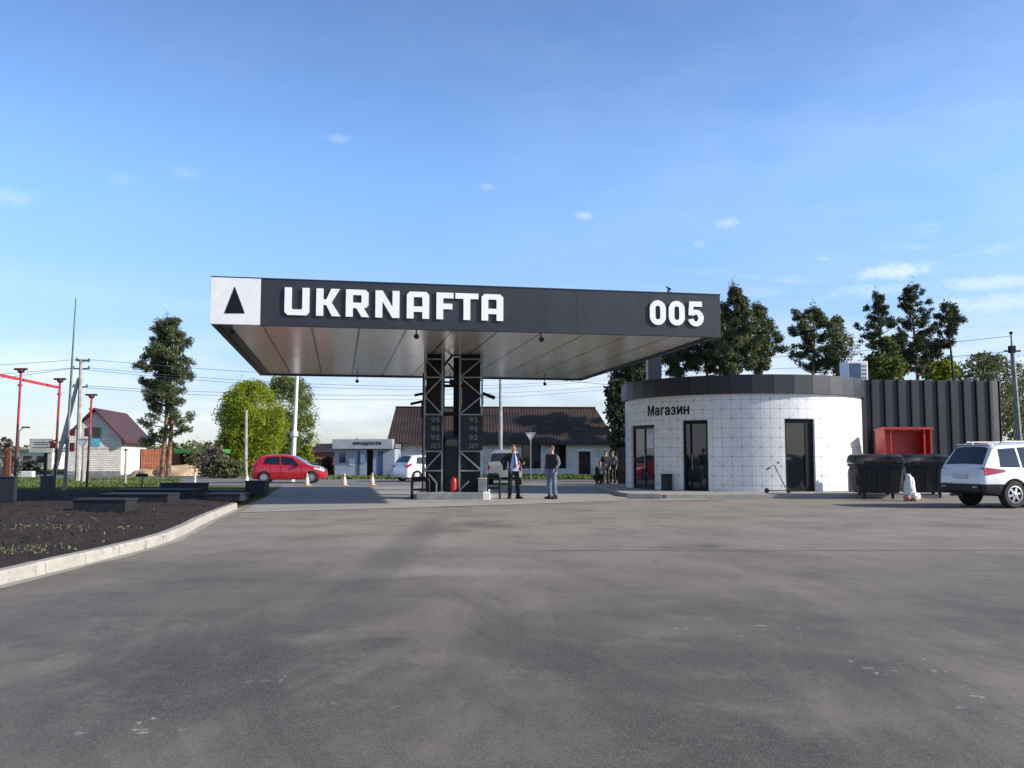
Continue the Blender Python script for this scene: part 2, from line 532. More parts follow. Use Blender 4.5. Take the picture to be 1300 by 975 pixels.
mat('dull_red_paint', (0.12, 0.022, 0.022), 0.6, var=0.25, scale=4)
mat('bright_red', (0.44, 0.022, 0.016), 0.38, var=0.12)
mat('red_car_paint', (0.46, 0.010, 0.022), 0.22, var=0.03, coat=0.8)
mat('white_car_paint', (0.78, 0.79, 0.80), 0.25, var=0.02, coat=0.7)
mat('silver_car_paint', (0.42, 0.43, 0.42), 0.3, metal=0.35, var=0.03, coat=0.6)
mat('tyre_rubber', (0.018, 0.018, 0.018), 0.8, var=0.2)
mat('rim_alloy', (0.52, 0.53, 0.54), 0.35, metal=0.75, var=0.05)
mat('tail_red', (0.38, 0.010, 0.014), 0.15, var=0.03, coat=0.8)
mat('lamp_clear', (0.78, 0.79, 0.80), 0.12, var=0.02, coat=1.0)
mat('plate_white', (0.62, 0.64, 0.66), 0.5, var=0.03)
mat('plate_text', (0.10, 0.11, 0.13), 0.5)
mat('bark', (0.17, 0.105, 0.07), 0.9, var=0.3, scale=5, bump=0.6, bscale=14)
mat('pine_bark', (0.26, 0.14, 0.085), 0.9, var=0.35, scale=2.5, bump=0.6, bscale=14)
mat('dark_bark', (0.055, 0.042, 0.034), 0.9, var=0.25, scale=5, bump=0.6, bscale=14)
mat('brown_fence', (0.26, 0.085, 0.045), 0.7, var=0.2)
mat('green_roof', (0.035, 0.25, 0.055), 0.5, var=0.1)
mat('dark_wood', (0.06, 0.042, 0.032), 0.85, var=0.3)
mat('kiosk_grey', (0.34, 0.37, 0.43), 0.55, var=0.08)
mat('kiosk_top', (0.42, 0.44, 0.46), 0.5, var=0.06)
mat('sky_blue_paint', (0.10, 0.40, 0.55), 0.5, var=0.1)
mat('cream_plaster', (0.62, 0.58, 0.50), 0.85, var=0.12)
mat('plastered_white', (0.82, 0.80, 0.77), 0.8, var=0.06)
mat('cone_orange', (0.58, 0.40, 0.23), 0.6, var=0.1)
mat('cone_white', (0.75, 0.70, 0.62), 0.6, var=0.06)
mat('skin', (0.48, 0.27, 0.19), 0.55, var=0.08)
mat('black_cloth', (0.012, 0.012, 0.014), 0.85, var=0.2, scale=12)
mat('shirt_blue', (0.38, 0.45, 0.68), 0.8, var=0.06, scale=12)
mat('tie_blue', (0.03, 0.045, 0.17), 0.6, var=0.1)
mat('grey_cloth', (0.15, 0.15, 0.16), 0.85, var=0.15, scale=12)
mat('navy_cloth', (0.018, 0.022, 0.035), 0.85, var=0.15, scale=12)
mat('denim', (0.13, 0.18, 0.27), 0.85, var=0.25, scale=10)
mat('hair_brown', (0.09, 0.045, 0.028), 0.6, var=0.2, scale=30)
mat('hair_grey', (0.24, 0.16, 0.11), 0.6, var=0.2, scale=30)
mat('bag_white', (0.75, 0.75, 0.76), 0.45, var=0.08, bump=0.4, bscale=14)
mat('bag_pink', (0.45, 0.22, 0.19), 0.5, var=0.25, scale=20)
mat('blue_panel', (0.045, 0.085, 0.17), 0.4, var=0.1)
mat('price_grey', (0.14, 0.145, 0.15), 0.5, var=0.05)
mat('wire_black', (0.03, 0.03, 0.034), 0.6)
mat('brick_red', (0.24, 0.10, 0.07), 0.85, var=0.2)
mat('weathered_wood', (0.24, 0.20, 0.16), 0.85, var=0.3)
leaf_material('pine_leaf', (0.026, 0.036, 0.020), (0.075, 0.092, 0.045), 0.2)
leaf_material('pine_leaf_warm', (0.038, 0.050, 0.022), (0.120, 0.135, 0.060), 0.22)
leaf_material('willow_leaf', (0.15, 0.195, 0.016), (0.32, 0.37, 0.034), 0.40)
leaf_material('spring_leaf', (0.085, 0.115, 0.028), (0.20, 0.23, 0.060), 0.35)
leaf_material('green_leaf', (0.060, 0.085, 0.020), (0.155, 0.180, 0.050), 0.30)
leaf_material('olive_leaf', (0.075, 0.085, 0.034), (0.175, 0.18, 0.085), 0.28)
leaf_material('dry_twig', (0.075, 0.060, 0.050), (0.15, 0.125, 0.105), 0.1)
leaf_material('grass_blade', (0.050, 0.085, 0.016), (0.135, 0.165, 0.045), 0.25)


# ------------------------------------------------------------------ mesh builder
class MB:
    def __init__(self):
        self.v, self.f, self.m, self.uv = [], [], [], {}

    def add(self, verts, faces, mi=0, T=None):
        o = len(self.v)
        for p in verts:
            p = Vector(p)
            if T is not None:
                p = T @ p
            self.v.append(tuple(p))
        for f in faces:
            self.f.append([i + o for i in f])
            self.m.append(mi)
        return self

    def box(self, x0, x1, y0, y1, z0, z1, mi=0, T=None, bev=0.0):
        if bev > 0:
            bm = bmesh.new()
            bmesh.ops.create_cube(bm, size=1)
            for q in bm.verts:
                q.co = Vector((x0 + (q.co.x + .5) * (x1 - x0), y0 + (q.co.y + .5) * (y1 - y0), z0 + (q.co.z + .5) * (z1 - z0)))
            bmesh.ops.bevel(bm, geom=bm.edges[:], offset=bev, segments=2, affect='EDGES', profile=0.6)
            bm.verts.index_update()
            vs = [q.co.copy() for q in bm.verts]
            fs = [[q.index for q in f.verts] for f in bm.faces]
            bm.free()
            return self.add(vs, fs, mi, T)
        vs = [(x, y, z) for z in (z0, z1) for y in (y0, y1) for x in (x0, x1)]
        fs = [(0, 2, 3, 1), (4, 5, 7, 6), (0, 1, 5, 4), (2, 6, 7, 3), (0, 4, 6, 2), (1, 3, 7, 5)]
        return self.add(vs, fs, mi, T)

    def bar(self, a, b, wx, wz=None, mi=0):
        """square bar from a to b"""
        a, b = Vector(a), Vector(b)
        wz = wz or wx
        d = b - a
        L = d.length
        q = d.to_track_quat('X', 'Z').to_matrix().to_4x4()
        T = Matrix.Translation(a) @ q
        return self.box(0, L, -wx / 2, wx / 2, -wz / 2, wz / 2, mi, T)

    def tube(self, pts, rad, n=8, mi=0, cap=True):
        pts = [Vector(p) for p in pts]
        rads = rad if isinstance(rad, (list, tuple)) else [rad] * len(pts)
        vs, fs = [], []
        up = None
        for i, p in enumerate(pts):
            d = (pts[min(i + 1, len(pts) - 1)] - pts[max(i - 1, 0)]).normalized()
            if up is None:
                up = Vector((0, 0, 1)) if abs(d.z) < 0.9 else Vector((1, 0, 0))
            sx = d.cross(up).normalized()
            up = sx.cross(d).normalized()
            for k in range(n):
                a = 2 * math.pi * k / n
                vs.append(p + (sx * math.cos(a) + up * math.sin(a)) * rads[i])
        for i in range(len(pts) - 1):
            for k in range(n):
                a, b = i * n + k, i * n + (k + 1) % n
                fs.append((a, b, b + n, a + n))
        if cap:
            fs.append(list(range(n))[::-1])
            fs.append([(len(pts) - 1) * n + k for k in range(n)])
        return self.add(vs, fs, mi)

    def lathe(self, prof, n=16, mi=0, T=None, ring=False):
        """prof: list of (r, z) about Z"""
        vs = [(r * math.cos(2 * math.pi * k / n), r * math.sin(2 * math.pi * k / n), z) for r, z in prof for k in range(n)]
        fs = []
        for i in range(len(prof) - 1):
            for k in range(n):
                a, b = i * n + k, i * n + (k + 1) % n
                fs.append((a, b, b + n, a + n))
        if ring:
            m_ = (len(prof) - 1) * n
            fs += [(m_ + k, m_ + (k + 1) % n, (k + 1) % n, k) for k in range(n)]
        else:
            fs.append(list(range(n))[::-1])
            fs.append([(len(prof) - 1) * n + k for k in range(n)])
        return self.add(vs, fs, mi, T)

    def prism(self, poly, z0, z1, mi=0, T=None):
        n = len(poly)
        vs = [(x, y, z0) for x, y in poly] + [(x, y, z1) for x, y in poly]
        fs = [list(range(n))[::-1], list(range(n, 2 * n))] + [(i, (i + 1) % n, (i + 1) % n + n, i + n) for i in range(n)]
        return self.add(vs, fs, mi, T)

    def mesh(self, name, mats, smooth=False, recalc=True):
        me = bpy.data.meshes.new(name)
        me.from_pydata(self.v, [], self.f)
        for m in (mats if isinstance(mats, (list, tuple)) else [mats]):
            me.materials.append(M[m] if isinstance(m, str) else m)
        me.polygons.foreach_set('material_index', self.m)
        if recalc:
            bm = bmesh.new()
            bm.from_mesh(me)
            bmesh.ops.recalc_face_normals(bm, faces=bm.faces[:])
            bm.to_mesh(me)
            bm.free()
        if smooth:
            me.polygons.foreach_set('use_smooth', [True] * len(me.polygons))
            try:
                me.set_sharp_from_angle(angle=R(38))
            except Exception:
                pass
        me.update()
        return me


def link(name, me, parent=None):
    o = bpy.data.objects.new(name, me)
    col.objects.link(o)
    if parent is not None:
        o.parent = parent
    return o


def part(name, mb, mats, parent, smooth=False, label=None, recalc=True):
    me = mb.mesh(name, mats, smooth, recalc) if isinstance(mb, MB) else mb
    o = link(name, me, parent)
    if label:
        o['label'] = label
    return o


def tag(o, label, cat, group=None, kind=None):
    if label:
        o['label'] = label
    if cat:
        o['category'] = cat
    if group:
        o['group'] = group
    if kind:
        o['kind'] = kind
    return o


def thing(name, label, cat, loc=(0, 0, 0), rotz=0.0, group=None):
    o = bpy.data.objects.new(name, None)
    o.empty_display_size = 0.2
    col.objects.link(o)
    o.location = loc
    o.rotation_euler = (0, 0, rotz)
    return tag(o, label, cat, group)


def single(name, mb, mats, label, cat, loc=(0, 0, 0), rotz=0.0, group=None, smooth=False):
    me = mb.mesh(name, mats, smooth) if isinstance(mb, MB) else mb
    o = link(name, me)
    o.location = loc
    o.rotation_euler = (0, 0, rotz)
    return tag(o, label, cat, group)


def structure(name, mb, mats, smooth=False):
    o = link(name, mb.mesh(name, mats, smooth))
    o['kind'] = 'structure'
    return o


def dup(o, parent=None):
    c = o.copy()
    col.objects.link(c)
    c.parent = parent
    for ch in list(o.children):
        dup(ch, c)
    return c


def eval_mesh(o):
    dg = bpy.context.evaluated_depsgraph_get()
    dg.update()
    return bpy.data.meshes.new_from_object(o.evaluated_get(dg))


def curve_mb(splines, depth):
    """filled flat outlines with holes, thickness depth; returns an MB (x right, y up, z out)"""
    cu = bpy.data.curves.new('outline', 'CURVE')
    cu.dimensions = '2D'
    cu.fill_mode = 'BOTH'
    cu.extrude = depth / 2
    for poly in splines:
        s = cu.splines.new('POLY')
        s.points.add(len(poly) - 1)
        for q, (x, y) in zip(s.points, poly):
            q.co = (x, y, 0, 1)
        s.use_cyclic_u = True
    o = bpy.data.objects.new('outline', cu)
    col.objects.link(o)
    me = eval_mesh(o)
    mb = MB()
    mb.add([v.co.copy() for v in me.vertices], [list(p.vertices) for p in me.polygons])
    bpy.data.objects.remove(o)
    bpy.data.curves.remove(cu)
    bpy.data.meshes.remove(me)
    return mb


def text_mb(body, size, depth, bold=0.0, space=1.0, res=4):
    cu = bpy.data.curves.new('lettering', 'FONT')
    cu.body = body
    cu.size = size
    cu.extrude = depth / 2
    cu.offset = bold
    cu.space_character = space
    cu.resolution_u = res
    o = bpy.data.objects.new('lettering', cu)
    col.objects.link(o)
    me = eval_mesh(o)
    mb = MB()
    mb.add([v.co.copy() for v in me.vertices], [list(p.vertices) for p in me.polygons])
    bpy.data.objects.remove(o)
    bpy.data.curves.remove(cu)
    bpy.data.meshes.remove(me)
    return mb


def bounds(mb):
    a = np.array(mb.v)
    return a.min(0), a.max(0)


def fit(mb, x0, x1, y0, y1):
    lo, hi = bounds(mb)
    mb.v = [(x0 + (x - lo[0]) / (hi[0] - lo[0]) * (x1 - x0), y0 + (y - lo[1]) / (hi[1] - lo[1]) * (y1 - y0), z) for x, y, z in mb.v]
    return mb


def xform(mb, T):
    mb.v = [tuple(T @ Vector(p)) for p in mb.v]
    return mb


# flat lettering stands up: local x right, y up -> world x, z, facing -Y
UPRIGHT = Matrix.Rotation(R(90), 4, 'X')


def parts_each(name, mbs, mats, parent, smooth=False):
    return [part(name, q, mats, parent, smooth) for q in mbs]


def bmesh_slab(poly, z0, z1, mi=0):
    return MB().prism(poly, z0, z1, mi)


# ------------------------------------------------------------------ ground, road, lot
def sheet(name, poly, z, m, thick=None):
    mb = MB()
    if thick:
        mb.prism(poly, z - thick, z)
    else:
        mb.add([(x, y, z) for x, y in poly], [list(range(len(poly)))])
    return structure(name, mb, m)


sheet('ground', [(-2500, -2500), (2500, -2500), (2500, 2500), (-2500, 2500)], -0.012, 'grass_ground')

KERB = [(-5.62, -30), (-5.62, 4), (-5.6, 9), (-5.57, 12), (-5.57, 13.6), (-5.66, 15), (-5.96, 16.8), (-6.46, 19.2), (-7.0, 22.2), (-7.42, 24.6), (-7.5, 24.9)]


def smooth_line(pts, n=10):
    out = []
    for i in range(len(pts) - 1):
        p0, p1, p2, p3 = (np.array(pts[max(i - 1, 0)]), np.array(pts[i]), np.array(pts[i + 1]), np.array(pts[min(i + 2, len(pts) - 1)]))
        for k in range(n):
            t = k / n
            out.append(tuple(0.5 * (2 * p1 + (p2 - p0) * t + (2 * p0 - 5 * p1 + 4 * p2 - p3) * t * t + (3 * p1 - p0 - 3 * p2 + p3) * t ** 3)))
    out.append(tuple(pts[-1]))
    return out


kerb_line = smooth_line(KERB[1:], 8)
kx = np.array([p[0] for p in kerb_line])
ky = np.array([p[1] for p in kerb_line])


def kerb_x(y):
    return float(np.interp(y, ky, kx))


lot = [(-5.62, -40), (60, -40), (60, 41), (26, 43.5), (-10.4, 43.5), (-7.5, 24.9)] + [p for p in reversed(kerb_line)]
sheet('asphalt_lot', lot, 0.0, 'asphalt')
padF, padR = G(308, 650), G(640, 640.5)
PADZ = 0.006
pad = [(padF.x, padF.y), (padR.x, padR.y), (3.6, 29.6), (6.5, 29.8), (6.5, 43.2), (-10.9, 43.2)]
sheet('forecourt_paving', pad, PADZ, 'pad_paving')
# pale edging strip along the front of the paved forecourt
sheet('forecourt_edging', [(padF.x, padF.y - .35), (padR.x, padR.y - .35), (3.6, 29.25), (3.6, 29.75), (padR.x, padR.y + .25), (padF.x, padF.y + .3)], 0.010, 'pale_concrete')
# street behind
road = [(-140, 92), (-60, 80), (-36, 68), (-22, 47.5), (-11, 43.5), (26, 43.5), (70, 44), (140, 40), (140, 52), (70, 56), (26, 55.5), (0, 56.5), (-14, 60), (-26, 72), (-54, 88), (-140, 102)]
sheet('road', road, -0.004, 'road_surface')
sheet('lawn', [(-70, 31.2), (-11.2, 31.2), (-12, 41.5), (-22.5, 45.5), (-36, 62), (-70, 72)], 0.004, 'lawn')
# verge in front of the long house
sheet('verge', [(-1, 57), (26, 56), (40, 57), (40, 64), (-1, 64)], 0.02, 'lawn')

# kerb stones: each block its own short run inside one kerb
mbk = MB()
acc = [0.0]
for a, b in zip(kerb_line[:-1], kerb_line[1:]):
    acc.append(acc[-1] + math.dist(a, b))
acc = np.array(acc)
s, total = 0.0, acc[-1]
while s < total - 0.2:
    e = min(s + 1.0, total)
    rows = []
    for tt in np.linspace(s + 0.006, e - 0.006, 4):
        x = np.interp(tt, acc, kx)
        y = np.interp(tt, acc, ky)
        x2 = np.interp(min(tt + .05, total), acc, kx) - np.interp(max(tt - .05, 0), acc, kx)
        y2 = np.interp(min(tt + .05, total), acc, ky) - np.interp(max(tt - .05, 0), acc, ky)
        L = math.hypot(x2, y2)
        nx, ny = -y2 / L, x2 / L       # to the left
        h = 0.155 + rng.uniform(-.004, .004)
        prof = [(0.0, -0.05), (0.012, h - .035), (0.035, h), (0.165, h), (0.17, -.05)]
        rows.append([(x + nx * o, y + ny * o, z) for o, z in prof])
    vs = [p for r_ in rows for p in r_]
    fs = []
    for i in range(3):
        for j in range(5):
            fs.append((i * 5 + j, i * 5 + (j + 1) % 5, (i + 1) * 5 + (j + 1) % 5, (i + 1) * 5 + j))
    fs += [(4, 3, 2, 1, 0), (15, 16, 17, 18, 19)]
    mbk.add(vs, fs)
    s = e
structure('kerb', mbk, 'kerb_concrete')
# smeared mortar footing along the kerb
mf = MB()
rows = []
for (x, y) in kerb_line:
    wob = 0.10 + 0.05 * mnoise.noise((x * 1.3, y * 1.3, 3))
    rows.append([(x + 0.002, y, 0.005), (x + wob + .05, y, 0.005)])
vs = [p for r_ in rows for p in r_]
mf.add(vs, [(2 * i, 2 * i + 1, 2 * i + 3, 2 * i + 2) for i in range(len(rows) - 1)])
structure('kerb_footing', mf, 'pale_concrete')

# soil bed: clods modelled in the sheet
vs, fs = [], []
ys = np.arange(0.5, 34.9, 0.115)
NX = 150
for j, y in enumerate(ys):
    xr = kerb_x(min(y, 24.9)) - 0.165 if y < 24.9 else -7.66 - (y - 24.9) * 0.2
    span = 6 + y * 0.62
    for i in range(NX + 1):
        x = xr - span * (i / NX) ** 1.25
        dd = min((xr - x) / 1.2, 1)
        z = 0.125 + 0.04 * dd
        z += 0.034 * (mnoise.fractal((x * 4.1, y * 4.1, 0), 1.0, 2.1, 5)) * (0.35 + .65 * dd)
        z += 0.05 * mnoise.noise((x * .5, y * .5, 5)) * dd
        if y > 33.9:
            z *= max(0.0, (34.9 - y))
        vs.append((x, y, z))
for j in range(len(ys) - 1):
    for i in range(NX):
        a = j * (NX + 1) + i
        fs.append((a, a + 1, a + NX + 2, a + NX + 1))
mb = MB()
mb.add(vs, fs)
structure('soil_bed', mb, 'soil')


def tri_cloud(name, pts, size, mats, up=0.3, elong=1.0, seed=1, mesh_only=False):
    """many small leaf faces: numpy quads at pts with random directions"""
    g = np.random.default_rng(seed)
    n = len(pts)
    d = g.normal(size=(n, 3))
    d[:, 2] += up
    d /= np.linalg.norm(d, axis=1)[:, None]
    e = g.normal(size=(n, 3))
    e -= (e * d).sum(1)[:, None] * d
    e /= np.linalg.norm(e, axis=1)[:, None]
    s = size * g.uniform(0.6, 1.4, size=(n, 1))
    a = pts - d * s * elong * 0.5
    b = pts + e * s * 0.5
    c = pts + d * s * elong * 0.5
    f = pts - e * s * 0.5
    v = np.stack([a, b, c, f], 1).reshape(-1, 3)
    me = bpy.data.meshes.new(name)
    me.vertices.add(4 * n)
    me.vertices.foreach_set('co', v.astype(np.float32).ravel())
    me.loops.add(4 * n)
    me.loops.foreach_set('vertex_index', np.arange(4 * n, dtype=np.int32))
    me.polygons.add(n)
    me.polygons.foreach_set('loop_start', np.arange(0, 4 * n, 4, dtype=np.int32))
    me.polygons.foreach_set('loop_total', np.full(n, 4, dtype=np.int32))
    me.materials.append(M[mats])
    me.update()
    me.validate()
    return me


# weeds on the soil and grass growing on the lawn
g = np.random.default_rng(3)
pts = []
for (px, py, rx, ry, n) in ((35, 670, .9, .45, 190), (62, 667, .4, .3, 50), (12, 699, .35, .25, 110), (45, 697, .35, .3, 40), (20, 690, 1.0, .8, 40), (75, 655, 1.4, 1.2, 60)):
    q = G(px, py, 0.19)
    a = g.normal(size=(n, 2)) * (rx, ry)
    pts.append(np.column_stack([q.x + a[:, 0], q.y + a[:, 1], 0.18 + g.random(n) * 0.03]))
me = tri_cloud('weeds', np.concatenate(pts), 0.024, 'olive_leaf', up=1.0, elong=2.0, seed=4)
o = link('weeds', me)
tag(o, 'sparse green weeds sprouting through the dark soil bed', 'weeds', kind='stuff')
n = 60000
y = 31.2 + g.random(n) ** 1.4 * 30
x = -11.6 - (y - 31) * .35 - g.random(n) * (18 + (y - 31) * .8)
patch = np.array([mnoise.noise((a * .35, b * .35, 0)) for a, b in zip(x, y)])
k = patch > -0.25
me = tri_cloud('grass', np.column_stack([x, y, np.full(n, 0.02)])[k], 0.065, 'grass_blade', up=1.6, elong=2.4, seed=5)
tag(link('grass', me), 'rough green grass of the lawn behind the soil bed', 'grass', kind='stuff')
n = 26000
x = g.uniform(-60, 34, n)
y = np.where(x < -13, g.uniform(70, 92, n) + np.abs(x) * .12, g.uniform(57, 66, n))
me = tri_cloud('grass', np.column_stack([x, y, np.full(n, 0.05)]), 0.15, 'grass_blade', up=1.6, elong=2.0, seed=6)
tag(link('grass', me), 'unmown grass along the far side of the road', 'grass', kind='stuff')
n = 9000
bp = []
kk = np.column_stack([g.uniform(-30, 0, n), g.uniform(5, 30, n)])
for (sx, yy) in kk:
    xr = kerb_x(min(yy, 24.8)) - .25 - abs(sx) * 0.55
    bp.append((xr, yy, 0.165 + .03 * g.random()))
me = tri_cloud('soil_clods', np.array(bp), 0.034, 'soil', up=.3, elong=1.0, seed=9)
tag(link('soil_clods', me), 'loose clods of dark earth scattered over the planting bed', 'soil', kind='stuff')

# ------------------------------------------------------------------ canopy
SOF, FAS_H = 4.8, 1.21
c_fl, c_fr, c_bl = G(267, 411, SOF), G(915, 428, SOF), G(330, 477, SOF)
ang = math.atan2(c_fr.y - c_fl.y, c_fr.x - c_fl.x)
CW = (c_fr.xy - c_fl.xy).length
CD = 15.1
canopy = thing('fuel_station_canopy', 'large flat canopy with dark fascia and white lettering over the fuel pumps', 'canopy', (c_fl.x, c_fl.y, 0), ang)
Tc = Matrix.Translation((c_fl.x, c_fl.y, 0)) @ Matrix.Rotation(ang, 4, 'Z')
Tci = Tc.inverted()


def on_fascia(px, py):
    """canopy-local (x, z) where the photo ray meets the front fascia plane"""
    o = Tci @ Vector((0, 0, CAMZ))
    d = Tci.to_3x3() @ ray(px, py)
    t = (0 - o.y) / d.y
    return o.x + d.x * t, o.z + d.z * t


zt = SOF + FAS_H
LOGO = on_fascia(331, 380)[0]
mb = MB()
mb.box(LOGO, CW, 0, 0.16, SOF, zt)                       # front
mb.box(0, 0.16, 0.162, CD, SOF, zt)                      # left
mb.box(CW - 0.16, CW, 0.162, CD, SOF, zt)                # right
mb.box(0.162, CW - 0.162, CD - 0.16, CD - .002, SOF, zt)  # back
part('fascia', mb, 'anthracite_panel', canopy)
mb = MB()
for k in range(1, 6):
    x = LOGO + (CW - LOGO) * k / 6
    mb.box(x - .006, x + .006, -0.002, 0.003, SOF + .01, zt - .01)
mb.box(-.012, CW + .012, -.015, .03, zt + .002, zt + .03)
mb.box(-.012, .03, .032, CD, zt + .002, zt + .03)
mb.box(CW - .03, CW + .012, .032, CD, zt + .002, zt + .03)
part('coping', mb, 'anthracite', canopy)
mb = MB()
mb.box(0, LOGO - .004, -0.02, 0.16, SOF, zt - 0.003)
lp = part('logo_panel', mb, 'white_paint', canopy, label='white square panel with a black upright triangle at the left end of the fascia')
a0, a1, a2 = on_fascia(285, 398), on_fascia(311, 398), on_fascia(298.3, 364)
mb = curve_mb([[(a0[0], a0[1]), (a1[0], a1[1]), (a2[0], a2[1] + .0)]], 0.008)
xform(mb, Matrix.Translation((0, -0.026, 0)) @ UPRIGHT)
part('emblem', mb, 'black_metal', lp)
mb = MB()
mb.box(0.19, CW - 0.19, 0.19, CD - 0.19, SOF + 0.06, SOF + 0.12)
part('soffit', mb, 'soffit_metal', canopy)
mb = MB()
mb.box(0.165, 0.42, 0.165, CD - .165, SOF + .035, SOF + .058)
mb.box(CW - .24, CW - .165, 0.165, CD - .165, SOF + .035, SOF + .058)
mb.box(.422, CW - .242, CD - .26, CD - .165, SOF + .035, SOF + .058)
part('soffit_border', mb, 'anthracite', canopy)
mb = MB()
mb.box(0.17, CW - .17, .17, CD - .17, zt - .25, zt - .18)
part('roof_deck', mb, 'grey_metal', canopy)

# wordmark: squared letters with clipped corners, 1 unit tall
s_, h_, c_ = 0.255, 0.21, 0.11


def glyph(ch, wd):
    w_ = wd
    if ch == 'U':
        return [[(0, 1), (0, c_), (c_, 0), (w_ - c_, 0), (w_, c_), (w_, 1), (w_ - s_, 1), (w_ - s_, h_ + .04), (w_ - s_ - .04, h_), (s_ + .04, h_), (s_, h_ + .04), (s_, 1)]]
    if ch == 'K':
        return [[(0, 0), (0, 1), (s_, 1), (s_, .61), (.36, .61), (w_ - .31, 1), (w_, 1), (.55, .5), (w_ + .03, 0), (w_ - .28, 0), (.36, .40), (s_, .40), (s_, 0)]]
    if ch == 'R':
        return [[(0, 0), (0, 1), (w_ - c_, 1), (w_, 1 - c_), (w_, .43), (w_ - .1, .335), (w_ - .18, .335), (w_ + .03, 0), (w_ - .25, 0), (w_ - .44, .32), (s_, .32), (s_, 0)],
                [(s_, .80), (w_ - s_ - .03, .80), (w_ - s_, .77), (w_ - s_, .55), (w_ - s_ - .03, .52), (s_, .52)]]
    if ch == 'N':
        return [[(0, 0), (0, 1), (.26, 1), (w_ - s_, .40), (w_ - s_, 1), (w_, 1), (w_, 0), (w_ - .26, 0), (s_, .60), (s_, 0)]]
    if ch == 'A':
        return [[(0, 0), (0, 1 - c_), (c_, 1), (w_ - c_, 1), (w_, 1 - c_), (w_, 0), (w_ - s_, 0), (w_ - s_, .25), (s_, .25), (s_, 0)],
                [(s_, .77), (s_ + .03, .80), (w_ - s_ - .03, .80), (w_ - s_, .77), (w_ - s_, .45), (s_, .45)]]
    if ch == 'F':
        return [[(0, 0), (0, 1), (w_, 1), (w_, .79), (s_, .79), (s_, .59), (w_ - .04, .59), (w_ - .04, .38), (s_, .38), (s_, 0)]]
    if ch == 'T':
        return [[(w_ / 2 - s_ / 2, 0), (w_ / 2 - s_ / 2, .79), (0, .79), (0, 1), (w_, 1), (w_, .79), (w_ / 2 + s_ / 2, .79), (w_ / 2 + s_ / 2, 0)]]


x0, zlo = on_fascia(361, 400)
x1 = on_fascia(638.5, 408)[0]
zhi = on_fascia(361, 365)[1]
seq = (('U', .88, .24), ('K', .84, .22), ('R', .82, .25), ('N', .88, .27), ('A', .83, .27), ('F', .64, .07), ('T', .87, .12), ('A', .83, 0))
tot = sum(a[1] + a[2] for a in seq)
H = zhi - zlo
k = (x1 - x0) / tot
xx = 0
mb = MB()
for ch, wd, gap in seq:
    gm = curve_mb(glyph(ch, wd), 0.035)
    gm.v = [(x0 + (xx + x) * k, zlo + y * H, z) for x, y, z in gm.v]
    xform(gm, Matrix.Translation((0, -0.034, 0)) @ UPRIGHT)
    mb.add(gm.v, gm.f)
    xx += wd + gap
part('lettering', mb, 'letter_white', canopy)

x0, zlo = on_fascia(824.5, 412.5)
x1, zhi = on_fascia(892, 383.5)


def stadium(w_, h_, r, n=10):
    out = []
    for cx, cy, a0 in ((w_ - r, h_ - r, 0), (r, h_ - r, 90), (r, r, 180), (w_ - r, r, 270)):
        for i in range(n + 1):
            a = R(a0 + 90 * i / n)
            out.append((cx + r * math.cos(a), cy + r * math.sin(a)))
    return out


def five(w_, n=14):
    s = .235
    out = [(w_ - .06, 1), (w_ - .06, .79), (s + .02, .79), (s, .60)]
    for i in range(n + 1):      # outer bowl: from upper left round to lower left
        a = R(118 - i * (118 + 168) / n)
        out.append((w_ / 2 + .01 + (w_ / 2) * math.cos(a), .325 + .345 * math.sin(a)))
    for i in range(n + 1):
        a = R(-168 + i * (168 + 142) / n)
        out.append((w_ / 2 + .01 + (w_ / 2 - s) * math.cos(a), .325 + (.345 - .2) * math.sin(a)))
    out += [(.03, .44), (.075, 1)]
    return out


W0 = .68
mb = MB()
kk = (x1 - x0) / (3 * W0 + 2 * .13)
for i in range(3):
    if i < 2:
        outer = stadium(W0, 1, W0 / 2)
        inner = [(x + .235, y + .22) for x, y in stadium(W0 - .47, .56, (W0 - .47) / 2)]
        gm = curve_mb([outer, inner], 0.035)
    else:
        gm = curve_mb([five(W0)], 0.035)
    gm.v = [(x0 + (i * (W0 + .13) + x) * kk, zlo + y * (zhi - zlo), z) for x, y, z in gm.v]
    xform(gm, Matrix.Translation((0, -0.034, 0)) @ UPRIGHT)
    mb.add(gm.v, gm.f)
part('station_number', mb, 'letter_white', canopy)

# small floodlights below the fascia and along the back edge
mbf = MB()
mbf.tube([(0, 0, 0), (0, 0, -.12)], .018, 6)
mbf.tube([(0, -.05, -.19), (0, .07, -.15)], [.075, .055], 10)
fl_mesh = mbf.mesh('floodlight', 'black_metal')
for (px, py) in ((294, 413), (529, 420), (688, 424), (893, 429)):
    x, z = on_fascia(px, py)
    o = link('floodlight', fl_mesh, canopy)
    o.location = (x, 0.10, SOF)
for x in (4.0, 8.0, 12.2):
    o = link('floodlight', fl_mesh, canopy)
    o.location = (x, CD - .1, SOF)
mb = MB()
mb.tube([(0, 0, 0), (0, 0, .12), (.06, .0, .17), (-.05, .02, .26)], [.02, .03, .05, .012], 7)
mb.tube([(-.08, 0, .02), (.1, 0, .10)], .02, 6)
o = part('roof_spike', mb, 'black_metal', canopy)
o.location = (on_fascia(853, 380)[0], .3, zt)

